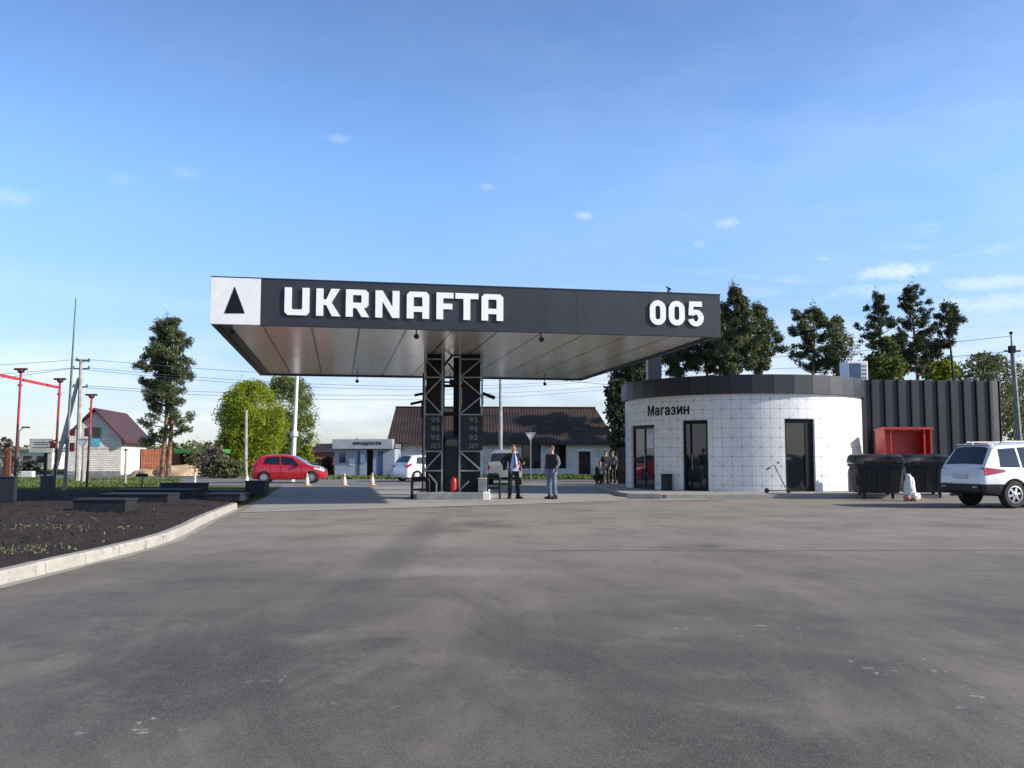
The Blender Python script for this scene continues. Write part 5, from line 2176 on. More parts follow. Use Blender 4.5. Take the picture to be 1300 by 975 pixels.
# three people in the shade by the shop
q = G(769, 614)
person('person in black standing in the shade between two companions near the dark fence', q, .3, dict(trousers='black_cloth', jacket='black_cloth'), h=.98, hair='hair_brown',
       arms=dict(wrr=(-.16, -.2, 1.05), elr=(-.25, 0, 1.12)))
q = G(778, 613.5)
person('person in a grey jacket standing in the shade beside the dark fence', q, -.5, dict(trousers='black_cloth', jacket='grey_cloth'), h=.98, hair='hair_grey')
q = G(760, 615)
person('person in dark clothes squatting in the shade left of two standing companions', q, .5, dict(trousers='black_cloth', jacket='navy_cloth'), h=.98,
       arms=dict(elr=(-.25, -.15, .62), wrr=(-.15, -.36, .58), ell=(.25, -.15, .62), wrl=(.15, -.36, .58),
                 shr=(-.185, -.08, .90), shl=(.185, -.08, .90), pel=(0, .12, .38), spine=(0, .06, .56), chest=(0, -.02, .76), neck=(0, -.10, .95), chin=(0, -.13, 1.03), head=(0, -.14, 1.11), crown=(0, -.13, 1.19)),
       legs=dict(hipr=(-.1, .12, .34), hipl=(.1, .12, .34), knr=(-.17, -.26, .50), knl=(.17, -.26, .50), anr=(-.13, -.02, .085), anl=(.13, -.02, .085), toer=(-.16, -.2, .035), toel=(.16, -.2, .035)))

# ------------------------------------------------------------------ black slabs and boxes lying on the bed
mat('slab_black', (0.016, 0.017, 0.021), 0.62, var=0.2)


def slab(px0, px1, pyb, h, dep, label, rz=0.0, z=.19, cap=True):
    a, b = G(px0, pyb, z), G(px1, pyb, z)
    L = (b - a).length
    t = thing('planter_slab', label, 'slab', (a.x, a.y, z - .05), math.atan2(b.y - a.y, b.x - a.x) + rz, 'black slabs lying on the soil bed')
    mb = MB()
    mb.box(0, L, 0, dep, 0, h + .05 - .045, bev=.015)
    part('block', mb, 'slab_black', t)
    mb = MB()
    mb.box(-.02, L + .02, -.02, dep + .02, h + .006, h + .06, bev=.012)
    part('cover', mb, 'slab_black', t)
    return t


slab(92, 160, 647.5, .24, .6, 'near black slab with a worn grey end, lowest and closest on the soil bed', -.03)
slab(128, 214, 636.5, .20, .8, 'long black slab just behind the nearest slab on the soil bed', -.03)
slab(146, 244, 630, .20, .8, 'wide flat black slab in the middle row of the soil bed', -.02)
slab(203, 256, 624.5, .30, .7, 'short black slab directly left of the young whitewashed tree', -.05)
slab(262, 305, 634, .16, .8, 'low black slab nearest to the end of the pale kerb', -.02)
slab(311, 336, 626.5, .44, .6, 'upright black box at the far right corner of the bed below the red car', 0, .1)

# dark grey cabinets under the red posts
for (px0, px1, pyb, pyt, dep, lab) in ((-4, 17, 641, 605, .16, 'dark grey upright cabinet at the left picture edge beside the red post'), (50, 66, 634, 604, .16, 'dark grey upright cabinet between the two red posts')):
    a, b = G(px0, pyb, .1), G(px1, pyb, .1)
    hgt = P(px0, pyt, a.y).z
    t = thing('utility_cabinet', lab, 'cabinet', (a.x, a.y, .0), math.atan2(b.y - a.y, b.x - a.x), 'dark cabinets on the lawn edge')
    L = (b - a).length
    mb = MB()
    mb.box(0, L, 0, dep, 0, hgt - .03, bev=.012)
    part('cabinet_body', mb, 'anthracite', t)
    mb = MB()
    mb.box(-.02, L + .02, -.02, dep + .02, hgt - .028, hgt, bev=.008)
    part('lid', mb, 'anthracite_panel', t)
    mb = MB()
    mb.box(.05, L - .05, -.008, -.001, .18, hgt - .1)
    part('door', mb, 'anthracite_panel', t)

# red posts with lamp heads
posts = ((22, 470, 35.2, 'tall red post with a double lamp head at the left edge, carrying the beam'),
         (72.5, 482.5, 37.5, 'red post at the right end of the sloping red beam'),
         (113.5, 502.5, 40.0, 'shorter free-standing red post in front of the brick house'))
tops = []
for (px, pyt, Y, lab) in posts:
    b = P(px, 580, Y)
    zt_ = P(px, pyt, Y).z
    t = thing('red_post', lab, 'post', (b.x, Y, 0), 0, 'red lamp posts on the lawn')
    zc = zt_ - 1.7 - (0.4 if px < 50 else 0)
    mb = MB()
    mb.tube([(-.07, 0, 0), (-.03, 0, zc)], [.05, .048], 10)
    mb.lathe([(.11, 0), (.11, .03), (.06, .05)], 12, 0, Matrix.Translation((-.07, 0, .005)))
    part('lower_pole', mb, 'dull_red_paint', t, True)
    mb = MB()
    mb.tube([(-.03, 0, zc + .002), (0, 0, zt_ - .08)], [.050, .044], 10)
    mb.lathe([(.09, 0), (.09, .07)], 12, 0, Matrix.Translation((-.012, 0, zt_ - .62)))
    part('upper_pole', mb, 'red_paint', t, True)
    hd2 = MB()
    hd2.lathe([(.05, -.10), (.12, -.05), (.13, 0), (.10, .05), (.02, .07)], 14, 0, Matrix.Translation((0, 0, zt_ - .02)))
    hd2.box(-.26, .24, -.06, .06, zt_ + .0, zt_ + .085, bev=.02)
    part('lamp_head', hd2, 'dull_red_paint', t)
    if px > 50 and px < 100:
        mb = MB()
        mb.box(-.24, .0, -.16, -.07, 1.75, 2.0, bev=.02)
        mb.bar((-.3, -.1, 1.98), (.05, -.08, 2.12), .06)
        part('bracket_box', mb, 'dull_red_paint', t)
    tops.append((b.x, Y, zt_))
mb = MB()
b1 = Vector((tops[0][0], tops[0][1], tops[0][2] - .36))
b2 = Vector((tops[1][0], tops[1][1], tops[1][2] - .32))
dirb = (b2 - b1)
mb.bar(b1 - dirb * 1.4, b1 - dirb * .055, .08, .10)
mb.bar(b1 + dirb * .055, b2 - dirb * .055, .08, .10)
single('red_beam', mb, 'red_paint', 'long sloping red beam running between the two left red posts', 'beam')

# tall thin mast
m0 = P(83.5, 580, 36.5)
zt_ = P(88.5, 378, 36.5).z
mast = thing('mast', 'very tall thin grey mast standing between the red posts and the concrete pole', 'mast', (m0.x, 36.5, 0))
mb = MB()
mb.tube([(0, 0, 0), (.05, 0, 2.5), (.16, 0, zt_)], [.065, .06, .022], 10)
part('pole', mb, 'mast_metal', mast, True)
mb = MB()
mb.lathe([(.16, 0), (.16, .04), (.08, .06), (.075, .3)], 12)
part('base_plate', mb, 'grey_metal', mast)

# concrete utility pole with raking strut
U = P(99.5, 580, 52)
uz = P(99.5, 456, 52).z
up_ = thing('utility_pole', 'weathered concrete utility pole with a raking strut in front of the brick house', 'utility pole', (U.x, 52, 0))
mb = MB()
mb.tube([(0, 0, 0), (-.05, 0, uz)], [.17, .10], 8)
part('pole', mb, 'concrete_post', up_, True)
mb = MB()
mb.tube([(-1.6, .3, 0), (-.16, .02, uz - 1.1)], [.15, .10], 8)
part('strut', mb, 'concrete_post', up_, True)
for q in (((-.35, 0, uz - .05), (.45, 0, uz - .10), .12), ((-.55, 0, uz - .55), (.45, 0, uz - .55), .08), ((-.5, 0, uz - 1.6), (.4, 0, uz - 1.6), .07)):
    part('crossarm', MB().bar(*q), 'mast_metal', up_)
for x, z in ((-.3, 0), (.38, -.05), (-.48, -.5), (.4, -.5), (-.42, -1.55), (.33, -1.55)):
    part('insulator', MB().lathe([(.04, 0), (.06, .05), (.03, .12)], 8, 0, Matrix.Translation((x, 0, uz + z))), 'mast_metal', up_)
part('meter_box', MB().box(-.40, -.15, -.26, -.12, 2.6, 3.0, bev=.03), 'dull_red_paint', up_)
part('meter_box', MB().box(-.42, -.15, -.26, -.12, 1.7, 2.2, bev=.03), 'dull_red_paint', up_)

RP = P(1293, 580, 47)
rz_ = P(1293, 424, 47).z
rpole = thing('utility_pole', 'dark utility pole at the right picture edge beyond the annex', 'utility pole', (RP.x, 47, 0))
mb = MB()
mb.tube([(.15, 0, 0), (-.08, 0, rz_ - .8)], [.16, .11], 8)
mb.tube([(-.08, 0, rz_ - .8), (-.10, 0, rz_)], [.05, .045], 8)
part('pole', mb, 'mast_metal', rpole, True)
mb = MB()
mb.box(-.24, .06, -.13, .13, rz_ - 1.0, rz_ - .62, bev=.03)
mb.bar((-.5, 0, rz_ - .9), (.35, 0, rz_ - .9), .08)
part('crossarm', mb, 'black_metal', rpole)
mb = MB()
mb.lathe([(.05, 0), (.10, .05), (.08, .14)], 10, 0, Matrix.Translation((-.10, 0, rz_ - .02)))
part('insulator', mb, 'black_metal', rpole)

# thin pale posts
def post(px, pyb, pyt, label, r0=.06, r1=.05, px2=None, m='concrete_post', cat='post', name='post', sock=None, Y=None):
    if Y is None:
        g0 = G(px, pyb)
        Y = g0.y
    x0 = P(px, 580, Y).x
    z1 = P(px2 or px, pyt, Y).z
    x1 = P(px2 or px, pyt, Y).x
    t = thing(name, label, cat, (x0, Y, 0))
    mb = MB()
    mb.tube([(0, 0, 0), (x1 - x0, 0, z1)], [r0, r1], 8)
    part('shaft', mb, m, t, True)
    if sock:
        mb = MB()
        zz = P(px, sock, Y).z
        f = zz / z1
        mb.tube([((x1 - x0) * f, 0, zz - .12), ((x1 - x0) * f, 0, zz + .14)], [r0 * 1.45, r0 * 1.35], 8)
        part('collar', mb, m, t)
    return t, x1, Y, z1


post(371.5, 612, 462, 'tall leaning white lamp post behind the red hatchback, passing behind the canopy edge', .15, .08, 378, 'plastered_white', 'lamp post', 'lamp_post', 551, Y=52)
post(312.5, 603, 521, 'thin pale wooden post in front of the bright green tree', .12, .09, None, 'concrete_post', sock=None, Y=60)
post(635.5, 603, 470, 'pale concrete pole in front of the long brown roof, right of the lattice towers', .14, .09, None, 'concrete_post', 'pole', 'concrete_pole', Y=56)
post(160, 613, 572, 'short pale stake at the edge of the road beside the brick house', .07, .06, Y=46)
post(106, 606, 596, 'stubby pale concrete stump at the foot of the utility pole', .14, .12, Y=51)
tt, *_ = post(181, 619, 606, 'low dark sign on a short stake at the back of the bed', .03, .03, m='black_metal', cat='sign', name='small_sign', Y=40)
mb = MB()
mb.box(-.26, .26, -.03, .03, .52, .66, bev=.01)
part('plate', mb, 'black_plastic', tt)

# give-way signs
for (px, py, wpx, Y, lab, base) in ((105.5, 557, 15, 47, 'pale triangular give-way sign seen in front of the brick house', 0), (673.5, 549, 13.5, 55, 'pale triangular give-way sign on a grey post behind the two standing men', 0)):
    c0 = P(px, py, Y)
    W = wpx / FPX * Y
    t = thing('give_way_sign', lab, 'road sign', (c0.x, Y, 0), 0, 'triangular give-way signs')
    mb = MB()
    mb.tube([(0, .04, 0), (0, .04, c0.z + .05)], .04, 8)
    part('post', mb, 'grey_metal', t)
    tri = [(-W / 2, 0), (0, -W * .87), (W / 2, 0)]
    mb = curve_mb([tri], .02)
    xform(mb, Matrix.Translation((0, -.012, c0.z)) @ UPRIGHT)
    pl2 = part('plate', mb, 'bag_pink' if False else 'plate_white', t)
    k_ = .80
    rim = curve_mb([tri, [(x * .74, -W * .08 + (y) * .74) for x, y in tri]], .012)
    xform(rim, Matrix.Translation((0, -.031, c0.z)) @ UPRIGHT)
    part('border', rim, mat('faded_pink', (0.55, 0.40, 0.40), .6), pl2)

# pale board sign on a dark post
c0 = P(53, 566, 56)
t = thing('board_sign', 'wide pale board sign on a dark post left of the brick house', 'sign', (c0.x, 56, 0))
mb = MB()
mb.box(-.75, .72, -.04, .04, c0.z - .42, c0.z + .44, bev=.01)
bd = part('board', mb, 'cream_plaster', t)
mb = MB()
for zz, w0 in ((.2, .5), (.08, .42), (-.1, .55)):
    mb.box(-w0, w0, -.048, -.041, c0.z + zz - .025, c0.z + zz + .025)
part('print', mb, 'price_grey', bd)
mb = MB()
mb.box(.20, .36, -.07, .07, 0, c0.z - .43)
part('post', mb, 'black_metal', t)
# rusty panel at the left edge
c0 = P(11, 585, 44)
t = thing('rusty_panel', 'narrow rusty brown upright panel at the left edge among bare bushes', 'panel', (c0.x, 44, 0))
mb = MB()
mb.box(-.12, .10, -.04, .04, 0, P(11, 571, 44).z, bev=.01)
part('board', mb, 'brown_fence', t)
mb = MB()
mb.tube([(-.16, 0, 0), (-.16, 0, P(11, 569, 44).z)], .04, 8)
part('post', mb, 'dull_red_paint', t)
# small white block on the lawn
q = G(29, 606)
mb = MB()
mb.box(-.75, .75, -.2, .2, 0, .42, bev=.05)
single('white_block', mb, 'plastered_white', 'low white block lying on the lawn behind the dark cabinets', 'block', q)
# street lamp far left
q = P(26, 580, 75)
t = thing('street_lamp', 'distant dark street lamp with a single bent arm at far left', 'street lamp', (q.x - .2, 75, 0))
mb = MB()
z1 = P(26, 543, 75).z
mb.tube([(0, 0, 0), (0, 0, z1 - .3), (.3, 0, z1)], [.08, .05, .04], 8)
part('pole', mb, 'mast_metal', t)
mb = MB()
mb.box(.22, .85, -.1, .1, z1 - .03, z1 + .09, bev=.03)
part('lamp_head', mb, 'black_metal', t)

# ------------------------------------------------------------------ overhead wires
def wire(a, b, sag, label, r=.012):
    a, b = Vector(a), Vector(b)
    pts = []
    for i in range(25):
        f = i / 24
        p = a.lerp(b, f)
        p.z -= sag * 4 * f * (1 - f)
        pts.append(p)
    mb = MB()
    mb.tube(pts, r, 5)
    o = single('overhead_wire', mb, 'wire_black', label, 'wire')
    o['group'] = 'overhead wires'


ux, uy = U.x, 52
far_r = Vector((34, 90, 11))
for i, (dx, dz, sg, lab) in enumerate(((.4, -.02, 1.1, 'topmost overhead wire running right from the concrete utility pole'), (.4, -.5, 1.3, 'second overhead wire from the top running right from the utility pole'),
                                       (-.3, -.55, 1.5, 'third overhead wire running right behind the pine tree'), (.33, -1.55, 1.0, 'lower overhead wire running right from the second crossarm'), (-.4, -1.6, 1.3, 'lowest overhead wire running right from the utility pole'))):
    wire((ux + dx, uy, uz + dz), (14 + i * .6, 88, 10.2 + dz * .8), sg, lab)
for i, (dx, dz, sg, lab) in enumerate(((-.3, -.02, .5, 'topmost overhead wire leaving the utility pole to the left'), (-.5, -.5, .6, 'middle overhead wire leaving the utility pole to the left'), (-.48, -.52, .8, 'lower overhead wire leaving the utility pole to the left'))):
    wire((ux + dx, uy, uz + dz), (-52 + i, 50, 6.5 - i * .5), sg, lab)
q = P(635.5, 482, 56)
wire((q.x, 56, q.z + .4), (21, 60, 5.6), .35, 'overhead wire above the long brown roof', .014)
wire((q.x, 56, q.z + .8), (-14, 52, 6.8), .5, 'overhead wire sagging behind the lattice towers towards the leaning white lamp post', .014)
for i, (z, lab) in enumerate(((-.1, 'upper overhead wire reaching the dark pole at the right edge'), (-.9, 'lower overhead wire reaching the dark pole at the right edge'))):
    wire((RP.x - .1, 47, rz_ + z), (4, 82, 10.5 + z), .7, lab)

# ------------------------------------------------------------------ white brick house with maroon roof
HY = 72.0
hA, hC = P(83, 600, HY - 1.5), P(155, 600, HY)      # gable wall corners
hE = P(178.5, 600, HY + 8.5)
A2, C2, E2 = Vector((hA.x, HY - 1.5, 0)), Vector((hC.x, HY, 0)), Vector((hE.x, HY + 8.5, 0))
ha = R(9)
GW = (C2 - A2).length
HD = 9.0
house = thing('brick_house', 'small white brick house with a maroon gable roof on the left', 'house', A2, ha)
HT = Matrix.Translation(A2) @ Matrix.Rotation(ha, 4, 'Z')
zE = P(155, 556, HY).z          # eave height
zR = P(116, 521, HY).z          # ridge height
mb = MB()
prof = [(0, 0), (GW, 0), (GW, zE), (GW / 2, zR - .12), (0, zE)]
n = 5
vs = [(x, 0, z) for x, z in prof] + [(x, .3, z) for x, z in prof]
mb.add(vs, [(0, 1, 2, 3, 4), (9, 8, 7, 6, 5)] + [(i, (i + 1) % 5, (i + 1) % 5 + 5, i + 5) for i in range(5)])
part('gable_wall', mb, 'white_brick', house)
mb = MB()
mb.box(GW - .3, GW, .302, HD, 0, zE - .02)
mb.box(0, GW - .302, HD - .3, HD, 0, zE - .02)
mb.box(0, .3, .302, HD - .302, 0, zE - .02)
part('side_wall', mb, 'plastered_white', house)
rf = MB()
ov = .45
for s in (-1, 1):
    x_e = GW / 2 + s * (GW / 2 + ov)
    sl_ = (zR - zE) / (GW / 2)
    z_e = zE - ov * sl_
    vs = []
    for zz in (0, .14):
        vs += [(GW / 2 + s * .001, -ov, zR + zz), (x_e, -ov, z_e + zz), (x_e, HD + ov, z_e + zz), (GW / 2 + s * .001, HD + ov, zR + zz)]
    rf.add(vs, [(0, 3, 2, 1), (4, 5, 6, 7), (0, 1, 5, 4), (1, 2, 6, 5), (2, 3, 7, 6), (3, 0, 4, 7)])
part('roof', rf, 'maroon_roof', house)
# window with blue board in the lower half, and a smaller one
zc = lambda py: P(121, py, HY).z
for (xc, w_, z0, z1, blue) in ((GW * .53, .62, zc(567), zc(543), True), (GW * .37, .34, zc(554), zc(544), False)):
    mb = MB()
    mb.box(xc - w_ / 2, xc + w_ / 2, -.03, .02, z0, z1)
    fr = part('window', mb, 'dark_glass', house)
    if blue:
        mb = MB()
        mb.box(xc - w_ / 2 - .03, xc + w_ / 2 + .03, -.05, -.031, z0, z0 + (z1 - z0) * .42)
        part('board', mb, 'sky_blue_paint', fr)
        mb = MB()
        for xx in (xc - w_ / 2 - .04, xc + w_ / 2 + .01):
            mb.box(xx, xx + .05, -.05, -.031, z0 + (z1 - z0) * .43, z1 + .04)
        part('frame', mb, 'sky_blue_paint', fr)
mb = MB()
mb.box(-.03, GW + .03, -.035, -.001, zc(570), zc(567.5))
part('string_course', mb, 'cream_plaster', house)
mb = MB()
mb.box(-.02, GW + .03, -.06, -.001, 0, .28)
part('plinth', mb, 'grey_concrete', house)
mb = MB()
mb.box(GW + .001, GW + .12, .9, 1.5, zE - 1.0, zE - .86)
part('lamp_bracket', mb, 'black_metal', house)

# brown sheet fence, sand heaps, green shed
a, b = P(179, 580, 77), P(237, 580, 80)
fz = P(180, 570, 77).z
fn = thing('sheet_fence', 'rusty red brown sheet metal fence behind the pine tree', 'fence', (a.x, 77, 0), math.atan2(3, b.x - a.x))
L = math.hypot(3, b.x - a.x)
mb = MB()
nn = int(L / .12)
vs = []
for i in range(nn + 1):
    y = .025 if i % 2 else -.025
    vs += [(L * i / nn, y, .02), (L * i / nn, y, fz), (L * i / nn, y + .01, .02), (L * i / nn, y + .01, fz)]
fs = []
for i in range(nn):
    b4 = i * 4
    fs += [(b4, b4 + 4, b4 + 5, b4 + 1), (b4 + 2, b4 + 3, b4 + 7, b4 + 6), (b4 + 1, b4 + 5, b4 + 7, b4 + 3)]
mb.add(vs, fs)
part('sheeting', mb, 'brown_fence', fn)
for i in range(4):
    mb = MB()
    mb.box(L * i / 3 - .04, L * i / 3 + .04, .06, .14, 0, fz + .04)
    part('post', mb, 'dull_red_paint', fn)
for (px, w_, h_, lab, sd_) in ((190, 1.5, .5, 'low pale sand heap left of the pine trunk', 2), (224, 2.1, .80, 'larger pale sand heap right of the pine trunk', 5)):
    q = P(px, 580, 69)
    mb = MB()
    mb.add(*lumpy(0, 0, 0, w_, 1.6, h_, sd_, 26, 18, .22, 1.4))
    single('sand_heap', mb, 'sand', lab, 'sand heap', (q.x, 69, -.01), 0, 'sand heaps', True)
SY = 72.5
a, b = P(224, 580, SY), P(276, 580, SY)
zt_ = P(230, 570, SY).z
shed = thing('green_roofed_shed', 'dark open shed with a bright green roof between the pine and the green tree', 'shed', (a.x, SY, 0))
L = b.x - a.x
mb = MB()
mb.box(.15, L - .1, 2.6, 2.75, 0, zt_ - .36)
mb.box(.15, .3, 0.1, 2.59, 0, zt_ - .36)
mb.box(L - .25, L - .1, 0.1, 2.59, 0, zt_ - .36)
part('wall', mb, 'dark_wood', shed)
mb = MB()
mb.box(L * .62, L - .26, 0.12, .2, 0, zt_ * .55)
part('plank_panel', mb, 'weathered_wood', shed)
mb = MB()
mb.box(-.1, L + .1, -.35, 3.0, zt_ - .34, zt_, bev=.03)
part('roof', mb, 'green_roof', shed)

# far left low cream building
q0, q1 = P(-30, 580, 95), P(66, 580, 95)
lz = P(40, 573, 95).z
lb = thing('cream_outbuilding', 'long low cream building far left behind the board sign', 'building', (q0.x, 95, 0))
L = q1.x - q0.x
mb = MB()
mb.box(0, L, 0, 6, 0, lz)
part('wall', mb, 'cream_plaster', lb)
mb = MB()
mb.box(-.2, L + .2, -.3, 6.2, lz + .002, lz + .22)
part('roof', mb, 'grey_metal', lb)
for f in (.45, .62, .8):
    mb = MB()
    mb.box(L * f, L * f + .9, -.04, .02, .8, 1.5)
    part('window', mb, 'dark_glass', lb)

# ------------------------------------------------------------------ kiosk
KY = 62.0
k0, k1 = P(425, 580, KY), P(501, 580, KY)
kz = P(460, 557.5, KY).z
kb = P(460, 570, KY).z
kiosk = thing('grocery_kiosk', 'low grey blue grocery kiosk with a pale sign band beside the brown-roofed house', 'kiosk', (k0.x, KY, 0))
L = k1.x - k0.x
mb = MB()
dx0, dx1 = L * .53, L * .64
mb.box(0, dx0, 0, 4, 0, kb)
mb.box(dx1, L, 0, 4, 0, kb)
mb.box(dx0 + .001, dx1 - .001, .6, 4, 0, kb)
part('wall', mb, 'kiosk_grey', kiosk)
mb = MB()
mb.box(-.1, L * .98, -.45, .35, kb + .002, kz, bev=.02)
sg = part('sign_band', mb, 'kiosk_top', kiosk)
tm = text_mb('ПРОДУКТИ', .4, .02, .012, 1.1)
fit(tm, L * .33, L * .79, kb + (kz - kb) * .36, kb + (kz - kb) * .72)
xform(tm, Matrix.Translation((0, -.462, 0)) @ UPRIGHT)
part('sign_lettering', tm, 'black_metal', sg)
mb = MB()
mb.box(-.05, L + .05, -.05, 4.1, kb + .002 + .05, kb + .35)
part('roof', mb, 'grey_metal', kiosk)
mb = MB()
mb.box(dx0 + .02, dx1 - .02, .55, .59, .02, kb * .96)
part('doorway', mb, 'black_metal', kiosk)
for (f0, f1, z0, z1, m_) in ((.08, .18, .52, .88, 'blue_glass'), (.24, .34, .42, .66, 'plate_white'), (.43, .51, .52, .80, 'plate_white')):
    mb = MB()
    mb.box(L * f0, L * f1, -.03, -.001, kb * z0, kb * z1)
    part('window' if m_ == 'blue_glass' else 'poster', mb, m_, kiosk)
for f in (.38, .725, .77):
    mb = MB()
    mb.box(L * f, L * f + .16, -.03, -.001, .02, kb * .93)
    part('shutter', mb, 'blue_panel', kiosk)
mb = MB()
mb.box(-.05, L + .1, -1.1, -.05, 0, .12)
part('step', mb, 'grey_concrete', kiosk)

# ------------------------------------------------------------------ long house with brown roof
LY = 66.0
l0, l1 = P(500, 580, LY), P(776, 580, LY)
lz0 = P(640, 561, LY).z
lzr = P(640, 517.5, LY + 4).z
longh = thing('long_house', 'long pale stone house under a wide brown roof behind the pumps', 'house', (l0.x, LY - .4, 0), R(3))
L = l1.x - l0.x
DP = 8.0
pxl = lambda px: P(px, 580, LY).x - l0.x
pz = lambda py: P(600, py, LY).z
opens = [(pxl(662.5), pxl(687), 0.55, pz(564)), (pxl(700), pxl(719.5), 0.55, pz(564)), (pxl(735.5), pxl(750.5), .02, pz(573))]
wl = MB()
cur = 0
for (x0, x1, z0, z1) in opens:
    wl.box(cur, x0 - .001, 0, .35, 0, lz0)
    wl.box(x0, x1, 0, .35, z1, lz0)
    if z0 > .1:
        wl.box(x0, x1, 0, .35, 0, z0)
    cur = x1 + .001
wl.box(cur, L, 0, .35, 0, lz0)
wl.box(0, .35, .352, DP, 0, lz0)
wl.box(L - .35, L, .352, DP, 0, lz0)
wl.box(.352, L - .352, DP - .35, DP, 0, lz0)
part('wall', wl, 'rough_stone', longh)
for (x0, x1, z0, z1) in opens:
    mb = MB()
    mb.box(x0, x1, .22, .26, z0, z1)
    nm = 'window' if z0 > .1 else 'door'
    wo_ = part(nm, mb, 'dark_glass' if z0 > .1 else 'dark_wood', longh)
    mb = MB()
    t_ = .09
    mb.box(x0 + .001, x0 + t_, .12, .218, z0, z1 - .001)
    mb.box(x1 - t_, x1 - .001, .12, .218, z0, z1 - .001)
    if z0 > .1:
        mb.box((x0 + x1) / 2 - .04, (x0 + x1) / 2 + .04, .13, .218, z0, z1 - .001)
    part('frame', mb, 'dark_wood', wo_)
    mb = MB()
    mb.box(x0 - .15, x1 + .15, -.05, -.001, z1 + .002, z1 + .14)
    part('lintel', mb, 'plastered_white', wo_)
rf = MB()
ovx, ovy = .45, .5
lr0, lr1 = pxl(500), pxl(762)
sl2 = (lzr - lz0) / (DP / 2)
r0, r1 = -.15, L - .5
pts_f = [(-ovx, -ovy, lz0 - .05), (L + ovx, -ovy, lz0 - .05), (r1, DP / 2, lzr), (r0, DP / 2, lzr), (-ovx, DP + ovy, lz0 - .05), (L + ovx, DP + ovy, lz0 - .05)]
vs = pts_f + [(x, y, z - .16) for x, y, z in pts_f]
rf.add(vs, [(0, 1, 2, 3), (3, 2, 5, 4), (1, 5, 2), (0, 3, 4), (0, 6, 7, 1), (1, 7, 11, 5), (5, 11, 10, 4), (4, 10, 6, 0), (6, 9, 8, 7), (9, 10, 11, 8), (7, 8, 11), (6, 10, 9)])
part('roof', rf, 'brown_roof', longh)
mb = MB()
mb.box(-ovx, L + ovx, -ovy - .05, -ovy - .004, lz0 - .22, lz0 - .02)
part('eaves_board', mb, 'dark_wood', longh)
mb = MB()
mb.box(r0, r1, DP / 2 - .12, DP / 2 + .12, lzr + .002, lzr + .08)
part('ridge_cap', mb, 'dark_wood', longh)

# dark board fence between house and shop
a, b = P(784, 580, 46), P(806, 580, 45)
t = thing('board_fence', 'dark brown board fence beside the left end of the shop', 'fence', (a.x, 46, 0), math.atan2(-1, b.x - a.x))
L = 1.9
mb = MB()
for i in range(12):
    mb.box(i * .16, i * .16 + .15, -.012, .012, .03, 1.85 + .04 * rng.random())
part('boards', mb, 'dark_wood', t)
mb = MB()
mb.box(0, L, .014, .06, .5, .6)
mb.box(0, L, .014, .06, 1.4, 1.5)
part('rail', mb, 'dark_wood', t)

# far brick cottage between trees and kiosk
q = P(411, 580, 100)
t = thing('brick_cottage', 'distant red brick cottage with a dark roof left of the grey kiosk', 'house', (q.x - 1.5, 100, 0), .1)
mb = MB()
mb.box(0, 3.2, 0, 5, 0, 1.9)
part('wall', mb, 'brick_red', t)
mb = MB()
vs = [(-.3, -.3, 1.9), (3.5, -.3, 1.9), (3.5, 5.3, 1.9), (-.3, 5.3, 1.9), (.6, 2.5, 2.9), (2.6, 2.5, 2.9)]
mb.add(vs, [(0, 1, 5, 4), (2, 3, 4, 5), (1, 2, 5), (3, 0, 4), (0, 3, 2, 1)])
part('roof', mb, 'brown_roof', t)

# ------------------------------------------------------------------ cones
cone_c = thing('traffic_cone', 'pale traffic cone', 'traffic cone', (0, 0, 0), 0, 'pale traffic cones along the grey street')
mb = MB()
mb.box(-.19, .19, -.19, .19, 0, .035, bev=.01)
part('base', mb, 'cone_orange', cone_c)
mb = MB()
mb.lathe([(.135, .036), (.115, .14)], 18)
mb.lathe([(.075, .40), (.035, .60), (.028, .62)], 18)
part('cone_body', mb, 'cone_orange', cone_c, True)
mb = MB()
mb.lathe([(.115, .1405), (.075, .3995)], 18)
part('reflective_sleeve', mb, 'cone_white', cone_c, True)
for i, (px, pyb, lab) in enumerate(((313, 615, 'pale traffic cone in front of the rear wheel of the red hatchback'), (389.5, 617, 'pale traffic cone in front of the front wheel of the red hatchback'),
                                    (437, 617, 'pale traffic cone standing left of the kiosk doorway'), (472.5, 616.5, 'pale traffic cone nearest to the left lattice tower, below the kiosk doorway'))):
    o = cone_c if i == 0 else dup(cone_c)
    o.location = G(px, pyb) + Vector((0, 0, PADZ))
    o['label'] = lab


# ------------------------------------------------------------------ trees
def limb(mb, a, b, r0, r1, n=6, bend=.12, seed=0):
    a, b = Vector(a), Vector(b)
    pts, rs = [], []
    rr = random.Random(seed)
    off = Vector((rr.uniform(-1, 1), rr.uniform(-1, 1), rr.uniform(-.6, .6))) * (b - a).length * bend
    for i in range(6):
        f = i / 5
        pts.append(a.lerp(b, f) + off * math.sin(math.pi * f))
        rs.append(r0 + (r1 - r0) * f)
    mb.tube(pts, rs, n)


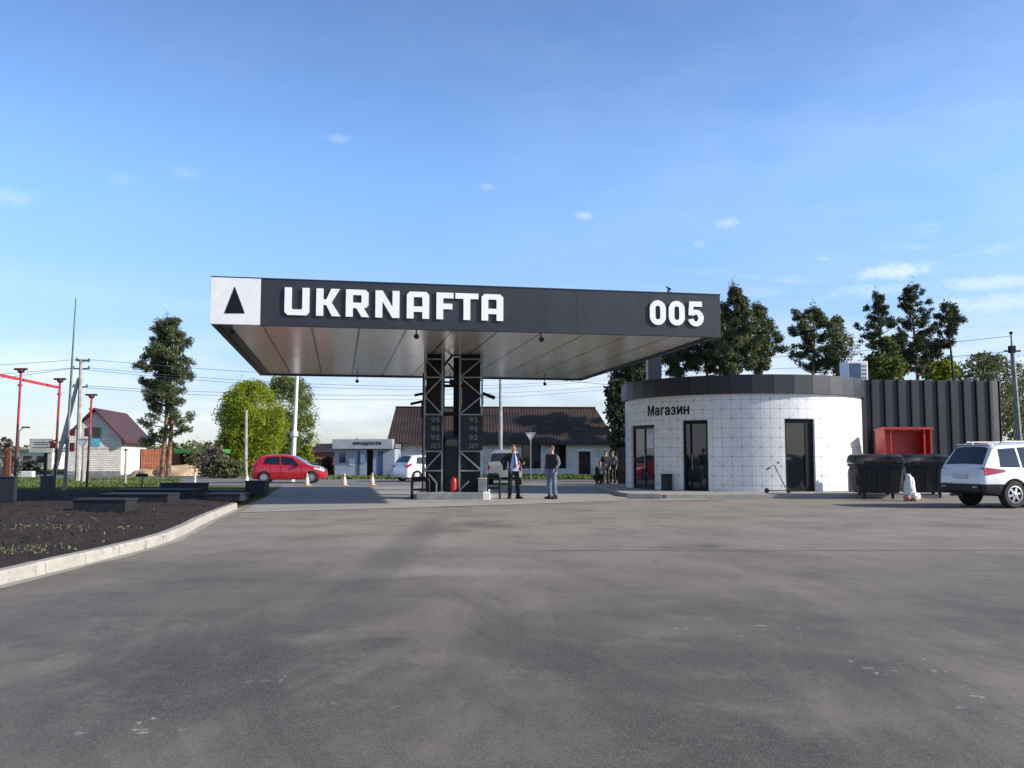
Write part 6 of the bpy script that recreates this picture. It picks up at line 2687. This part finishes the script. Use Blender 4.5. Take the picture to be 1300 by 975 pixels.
def pine(label, px, Y, pyt, profile, bark='pine_bark', leaf='pine_leaf', trunks=((0, 0),), seed=1, dens=1.0, lean=0.0, z_low=None, cl=.42, group='pine trees', leafsize=.058, name='pine_tree', thin=None):
    """profile: rows (py, left px, right px): the crown between these rows"""
    g = np.random.default_rng(seed)
    rr = random.Random(seed)
    base = P(px, 580, Y)
    zt = P(px, pyt, Y).z
    t = thing(name, label, 'tree', (base.x, Y, 0), 0, group)
    tm = MB()
    H = zt
    cx = lambda z: lean * (z / H) + .10 * math.sin(z * .7 + seed)
    for (dx, dtop) in trunks:
        hh = H * (.97 if dx == 0 else .75)
        zs = np.linspace(0, hh, 12)
        tm.tube([(dx * (1 - z / H * .4) + cx(z), .25 * dx, z) for z in zs], [max(.03, .19 * (H / 11) * (1 - z / H * .9)) for z in zs], 9)
    rows = [(P(px, py, Y).z, (l - px) / FPX * Y, (r - px) / FPX * Y) for py, l, r in profile]
    rows.sort()
    zz = [r_[0] for r_ in rows]
    pts = []
    lm = MB()
    z0, z1 = zz[0], zz[-1]
    nb = int((z1 - z0) * 9.0 * dens)
    for i in range(nb):
        z = z0 + (z1 - z0) * (i + rr.random()) / nb
        if thin and z < thin[0] and rr.random() < thin[1]:
            continue
        l = np.interp(z, zz, [r_[1] for r_ in rows])
        r_ = np.interp(z, zz, [q[2] for q in rows])
        a = rr.uniform(0, 2 * math.pi)
        mid, half = (l + r_) / 2, (r_ - l) / 2 * 1.06
        f = rr.uniform(.30, 1.06)
        dep = half * .95
        ex, ey = mid + half * f * math.cos(a), dep * f * math.sin(a)
        ez = z + rr.uniform(-.1, .30) * min(half, 1.5)
        st = z - rr.uniform(.1, .5) * half * .5
        st = max(min(st, H * .96), z0 * .9)
        if half > .3:
            limb(lm, (cx(st), 0, st), (ex, ey, ez), .045 * (1 - z / H * .55) + .012, .012, 5, .10, rr.random())
        # needle clumps along the outer limb
        for c_ in range(rr.randint(2, 4)):
            u = 1.12 - .62 * rr.random() ** 1.6
            cxp, cyp, czp = cx(st) + (ex - cx(st)) * u, ey * u, st + (ez - st) * u + rr.uniform(-.1, .15) + .22 * max(0, u - .75)
            rad_ = cl * rr.uniform(.6, 1.25)
            m_ = int(165 * (rad_ / .42) ** 2)
            d = g.normal(size=(m_, 3))
            d /= np.linalg.norm(d, axis=1)[:, None]
            d *= g.random((m_, 1)) ** .62 * 1.25
            pts.append(d * (rad_, rad_, rad_ * .72) + (cxp, cyp, czp))
    # leader
    d = g.normal(size=(160, 3)) * (.16, .16, .38) + (cx(H) + 0, 0, H - .3)
    pts.append(d)
    part('trunk', tm, bark, t, True)
    part('limbs', lm, 'dark_bark', t, True)
    me = tri_cloud('crown', np.concatenate(pts), leafsize, leaf, up=.5, elong=4.6, seed=seed)
    part('crown', me, None, t)
    return t


def broad(label, px, Y, profile, leaf, seed=1, n=9000, size=.16, bark='dark_bark', name='broadleaf_tree', group='broadleaf trees', gap=.35, stems=5, cat='tree', r0=.16, trunk_z=None, droop=0.0, twig=True):
    """crown filled by leaf clumps inside a left/right profile with noise gaps"""
    g = np.random.default_rng(seed)
    rr = random.Random(seed)
    base = P(px, 580, Y)
    t = thing(name, label, cat, (base.x, Y, 0), 0, group)
    rows = sorted([(P(px, py, Y).z, (l - px) / FPX * Y, (r - px) / FPX * Y) for py, l, r in profile])
    zz = np.array([q[0] for q in rows])
    ll = np.array([q[1] for q in rows])
    rl = np.array([q[2] for q in rows])
    H = zz[-1]
    tm = MB()
    tz = trunk_z if trunk_z is not None else max(zz[0] + (H - zz[0]) * .15, .5)
    tm.tube([(0, 0, 0), (.05, 0, tz * .5), (0, 0, tz)], [r0, r0 * .85, r0 * .75], 9)
    part('trunk', tm, bark, t, True)
    tips = []
    lm = MB()
    for i in range(stems * 4):
        z = rr.uniform(zz[0] + (H - zz[0]) * .25, H * .97)
        mid, half = np.interp(z, zz, (ll + rl) / 2), np.interp(z, zz, (rl - ll) / 2)
        a = rr.uniform(0, 2 * math.pi)
        f = rr.uniform(.2, .9)
        e = (mid + half * f * math.cos(a), half * .8 * f * math.sin(a), z)
        limb(lm, (0, 0, min(tz * rr.uniform(.6, 1.0), z)), e, r0 * .42, .012, 5, .14, rr.random())
        if twig:
            for _ in range(3):
                e2 = (e[0] + rr.uniform(-.7, .7) * half * .5, e[1] + rr.uniform(-.7, .7) * half * .5, e[2] + rr.uniform(-.1, .35) * half * .6)
                limb(lm, e, e2, .02, .006, 4, .15, rr.random())
    part('limbs', lm, bark, t, True)
    # clumps
    pts = []
    tot = 0
    while tot < n:
        z = rr.uniform(zz[0], H)
        mid, half = np.interp(z, zz, (ll + rl) / 2), np.interp(z, zz, (rl - ll) / 2)
        a = rr.uniform(0, 2 * math.pi)
        f = math.sqrt(rr.random())
        half *= 1 + .34 * mnoise.noise((math.cos(a) * 1.6 + seed, math.sin(a) * 1.6, z * .95)) + (.22 * rr.random() if rr.random() < .12 else 0)
        x, y = mid + half * f * math.cos(a), half * .85 * f * math.sin(a)
        if mnoise.noise((x * .55 + seed, y * .55, z * .55)) < -1 + 2 * gap * .72:
            continue
        m_ = rr.randint(18, 46)
        cr = rr.uniform(.18, .42) * max(.35, min(1, half / 1.4))
        d = g.normal(size=(m_, 3)) * (cr * .6, cr * .6, cr * (.6 + droop))
        pts.append(d + (x, y, z - droop * .4))
        tot += m_
    me = tri_cloud('crown', np.concatenate(pts), size, leaf, up=.3 - droop, elong=1.3 + droop, seed=seed)
    part('crown', me, None, t)
    return t


pine('tall lone pine with twin trunks left of the green-roofed shed', 208, 66, 408,
     [(568, 190, 226), (555, 176, 240), (545, 178, 245), (530, 186, 243), (518, 184, 232), (508, 175, 226), (495, 180, 234), (478, 177, 237), (462, 174, 239), (448, 176, 237), (435, 183, 229), (420, 193, 223), (409, 203, 215)],
     trunks=((0, 0), (.42, 0)), seed=11, dens=2.1, cl=.34, thin=(5.6, .62), leaf='pine_leaf_warm', group=None)
pine('tallest pine right of the canopy end with a pointed top', 938, 60, 367,
     [(474, 905, 965), (455, 902, 970), (435, 906, 965), (415, 912, 958), (400, 918, 955), (388, 926, 950), (375, 932, 945), (368, 936, 941)], seed=21, dens=1.75, cl=.29, leaf='pine_leaf_warm')
pine('second pine of the pair, shorter and leaning right beside the pointed one', 966, 61, 390,
     [(474, 945, 992), (455, 945, 996), (435, 945, 992), (418, 950, 985), (402, 957, 977), (391, 962, 970)], seed=22, dens=1.65, cl=.29, leaf='pine_leaf_warm')
pine('dark pine partly hidden behind the right end of the canopy', 899, 63, 385,
     [(474, 878, 925), (455, 876, 925), (435, 880, 922), (415, 884, 916), (398, 890, 908), (387, 896, 902)], seed=23, dens=1.6, cl=.30)
pine('pine visible below the canopy edge just right of the roof flue', 862, 62, 420,
     [(478, 838, 890), (462, 836, 890), (445, 842, 884), (430, 850, 875), (421, 858, 866)], seed=24, dens=1.5, cl=.38)
pine('pine visible below the canopy edge left of the roof flue', 806, 58, 440,
     [(520, 786, 822), (500, 778, 828), (480, 776, 830), (462, 784, 826), (448, 796, 818), (441, 803, 809)], seed=25, dens=1.3, cl=.42)
pine('dense bushy pine in the middle behind the shop roof', 1036, 62, 393,
     [(474, 1012, 1062), (455, 1006, 1068), (435, 1003, 1070), (418, 1006, 1064), (405, 1014, 1054), (395, 1028, 1044)], seed=26, dens=1.5, cl=.30, leaf='pine_leaf_warm')
pine('open spiky pine, left of the three sparse pines behind the annex', 1121, 62, 374,
     [(462, 1098, 1146), (440, 1096, 1148), (420, 1096, 1146), (402, 1100, 1140), (388, 1108, 1134), (376, 1114, 1128)], seed=27, dens=1.2, cl=.24)
pine('tallest of the three sparse pines behind the annex', 1167, 63, 366,
     [(474, 1146, 1198), (455, 1146, 1196), (435, 1144, 1194), (415, 1142, 1194), (398, 1146, 1190), (384, 1149, 1188), (373, 1153, 1180), (367, 1160, 1172)], seed=28, dens=1.25, cl=.24)
pine('umbrella-shaped pine on a bare trunk, rightmost of the three sparse pines', 1213, 60, 388,
     [(440, 1188, 1226), (430, 1184, 1234), (418, 1184, 1232), (406, 1190, 1228), (397, 1198, 1225), (389, 1205, 1215)], seed=29, dens=1.35, cl=.26, bark='dark_bark')
broad('bright yellow-green spring tree behind the thin pale post', 316, 80, [(598, 282, 352), (570, 278, 358), (545, 278, 360), (520, 279, 357), (503, 285, 350), (492, 296, 338), (486, 306, 328)], 'willow_leaf', 41, 62000, .10, gap=.44, droop=.3)
pine('broad low pine filling the gap between the pointed pair and the canopy end', 918, 66, 405,
     [(476, 888, 950), (455, 886, 950), (435, 892, 946), (418, 902, 935), (406, 912, 924)], seed=31, dens=1.5, cl=.30)
pine('small dark pine between the open spiky pine and its tall neighbour', 1148, 66, 425,
     [(476, 1128, 1172), (458, 1128, 1172), (442, 1134, 1164), (427, 1142, 1154)], seed=32, dens=1.2, cl=.32)
pine('small dark pine at the foot of the umbrella-shaped pine', 1188, 66, 435,
     [(476, 1166, 1212), (460, 1168, 1210), (446, 1176, 1202), (437, 1182, 1194)], seed=33, dens=1.2, cl=.32)
broad('darker green tree behind the leaning white lamp post', 368, 84, [(598, 340, 385), (570, 338, 390), (548, 338, 400), (528, 336, 402), (508, 334, 398), (492, 338, 388), (480, 346, 374)], 'spring_leaf', 42, 26000, .11, gap=.52)
broad('grey-green budding tree to the right of the dense bushy pine', 1072, 66, [(474, 1050, 1096), (450, 1050, 1098), (430, 1052, 1092), (412, 1056, 1086), (402, 1064, 1078)], 'olive_leaf', 43, 4200, .11, gap=.50)
broad('low leafy green tree in front of the open spiky pine', 1126, 56, [(480, 1104, 1150), (460, 1102, 1148), (442, 1108, 1142), (430, 1116, 1134)], 'green_leaf', 44, 6000, .15, gap=.42)
broad('yellow-green low tree under the sparse pines', 1200, 66, [(480, 1178, 1225), (468, 1180, 1220), (460, 1190, 1212)], 'willow_leaf', 45, 3000, .16, gap=.4)
broad('wide pale budding tree beyond the right end of the annex', 1256, 52, [(560, 1212, 1310), (520, 1212, 1316), (490, 1214, 1312), (470, 1222, 1300), (456, 1236, 1282), (449, 1246, 1268)], 'olive_leaf', 46, 12000, .10, gap=.42)
broad('second pale budding tree cut by the right picture edge', 1318, 56, [(560, 1280, 1350), (520, 1276, 1356), (490, 1284, 1350), (472, 1300, 1338)], 'olive_leaf', 47, 7000, .10, gap=.42)
broad('dark shrubby tree between the long house and the shop', 790, 52, [(606, 778, 806), (585, 776, 812), (560, 772, 812), (540, 774, 810), (520, 772, 806), (500, 768, 804), (485, 774, 800)], 'pine_leaf', 48, 8000, .16, gap=.38)
broad('small light green bush right of the leaning white lamp post', 388, 74, [(602, 376, 400), (585, 376, 402), (574, 382, 396), (567, 386, 392)], 'willow_leaf', 49, 2600, .15, gap=.4, r0=.05, name='bush', group='bushes', cat='bush')
broad('grey-brown bare thicket right of the green-roofed shed', 268, 64, [(606, 252, 292), (592, 252, 292), (578, 258, 286), (570, 266, 280)], 'dry_twig', 50, 3200, .13, gap=.42, r0=.05, name='bush', group='bushes', cat='bush')
broad('greenish undergrowth bush below the bright green tree', 286, 60, [(608, 268, 312), (596, 270, 312), (586, 278, 304)], 'olive_leaf', 51, 3000, .13, gap=.4, r0=.05, name='bush', group='bushes', cat='bush')
broad('bare twiggy bush at the far left edge', 6, 58, [(604, -14, 22), (585, -14, 24), (568, -8, 18), (556, 0, 10)], 'dry_twig', 52, 1500, .10, gap=.45, r0=.05, name='bush', group='bushes', cat='bush')
broad('dry bush in front of the cream outbuilding at far left', 36, 80, [(602, 16, 54), (592, 18, 52), (585, 26, 46)], 'dry_twig', 53, 1400, .12, gap=.45, r0=.05, name='bush', group='bushes', cat='bush')
broad('olive bush left of the grey kiosk', 417, 66, [(604, 402, 426), (592, 402, 426), (582, 408, 422)], 'olive_leaf', 54, 1800, .13, gap=.4, r0=.05, name='bush', group='bushes', cat='bush')
# young street tree with a whitewashed foot
q = G(247, 616)
t = thing('young_tree', 'spindly young tree with a whitewashed foot at the roadside', 'tree', (q.x, q.y, 0))
mb = MB()
mb.tube([(0, 0, 0), (.01, 0, .62)], [.07, .055], 9)
part('whitewashed_foot', mb, 'cone_white', t, True)
mb = MB()
mb.tube([(.01, 0, .621), (.0, 0, 1.1), (.04, 0, 1.9)], [.045, .035, .012], 8)
rr = random.Random(4)
for i in range(14):
    z = rr.uniform(.8, 1.8)
    a = rr.uniform(0, 6.28)
    limb(mb, (.02, 0, z), (.45 * math.cos(a), .45 * math.sin(a), z + rr.uniform(.05, .4)), .014, .004, 4, .1, i)
part('trunk', mb, 'bark', t, True)
g = np.random.default_rng(8)
p_ = g.normal(size=(420, 3)) * (.28, .28, .34) + (0, 0, 1.45)
part('crown', tri_cloud('crown', p_, .075, 'olive_leaf', seed=8), None, t)

# far tree line along the horizon
g = np.random.default_rng(77)
pts = []
for i in range(420):
    x = -230 + 460 * i / 420 + g.normal() * .4
    y = 235 + 14 * math.sin(i * .13) + g.normal() * 3
    h_ = 3.0 + 2.6 * abs(mnoise.noise((x * .035, 1, 0))) * 2 + g.random() * 1.2
    m_ = 90
    pts.append(np.column_stack([x + g.normal(size=m_) * 1.1, y + g.normal(size=m_) * 1.4, g.random(m_) ** .8 * h_]))
o = link('treeline', tri_cloud('treeline', np.concatenate(pts), .75, 'green_leaf', seed=77))
tag(o, 'distant low treeline along the horizon', 'treeline', kind='stuff')
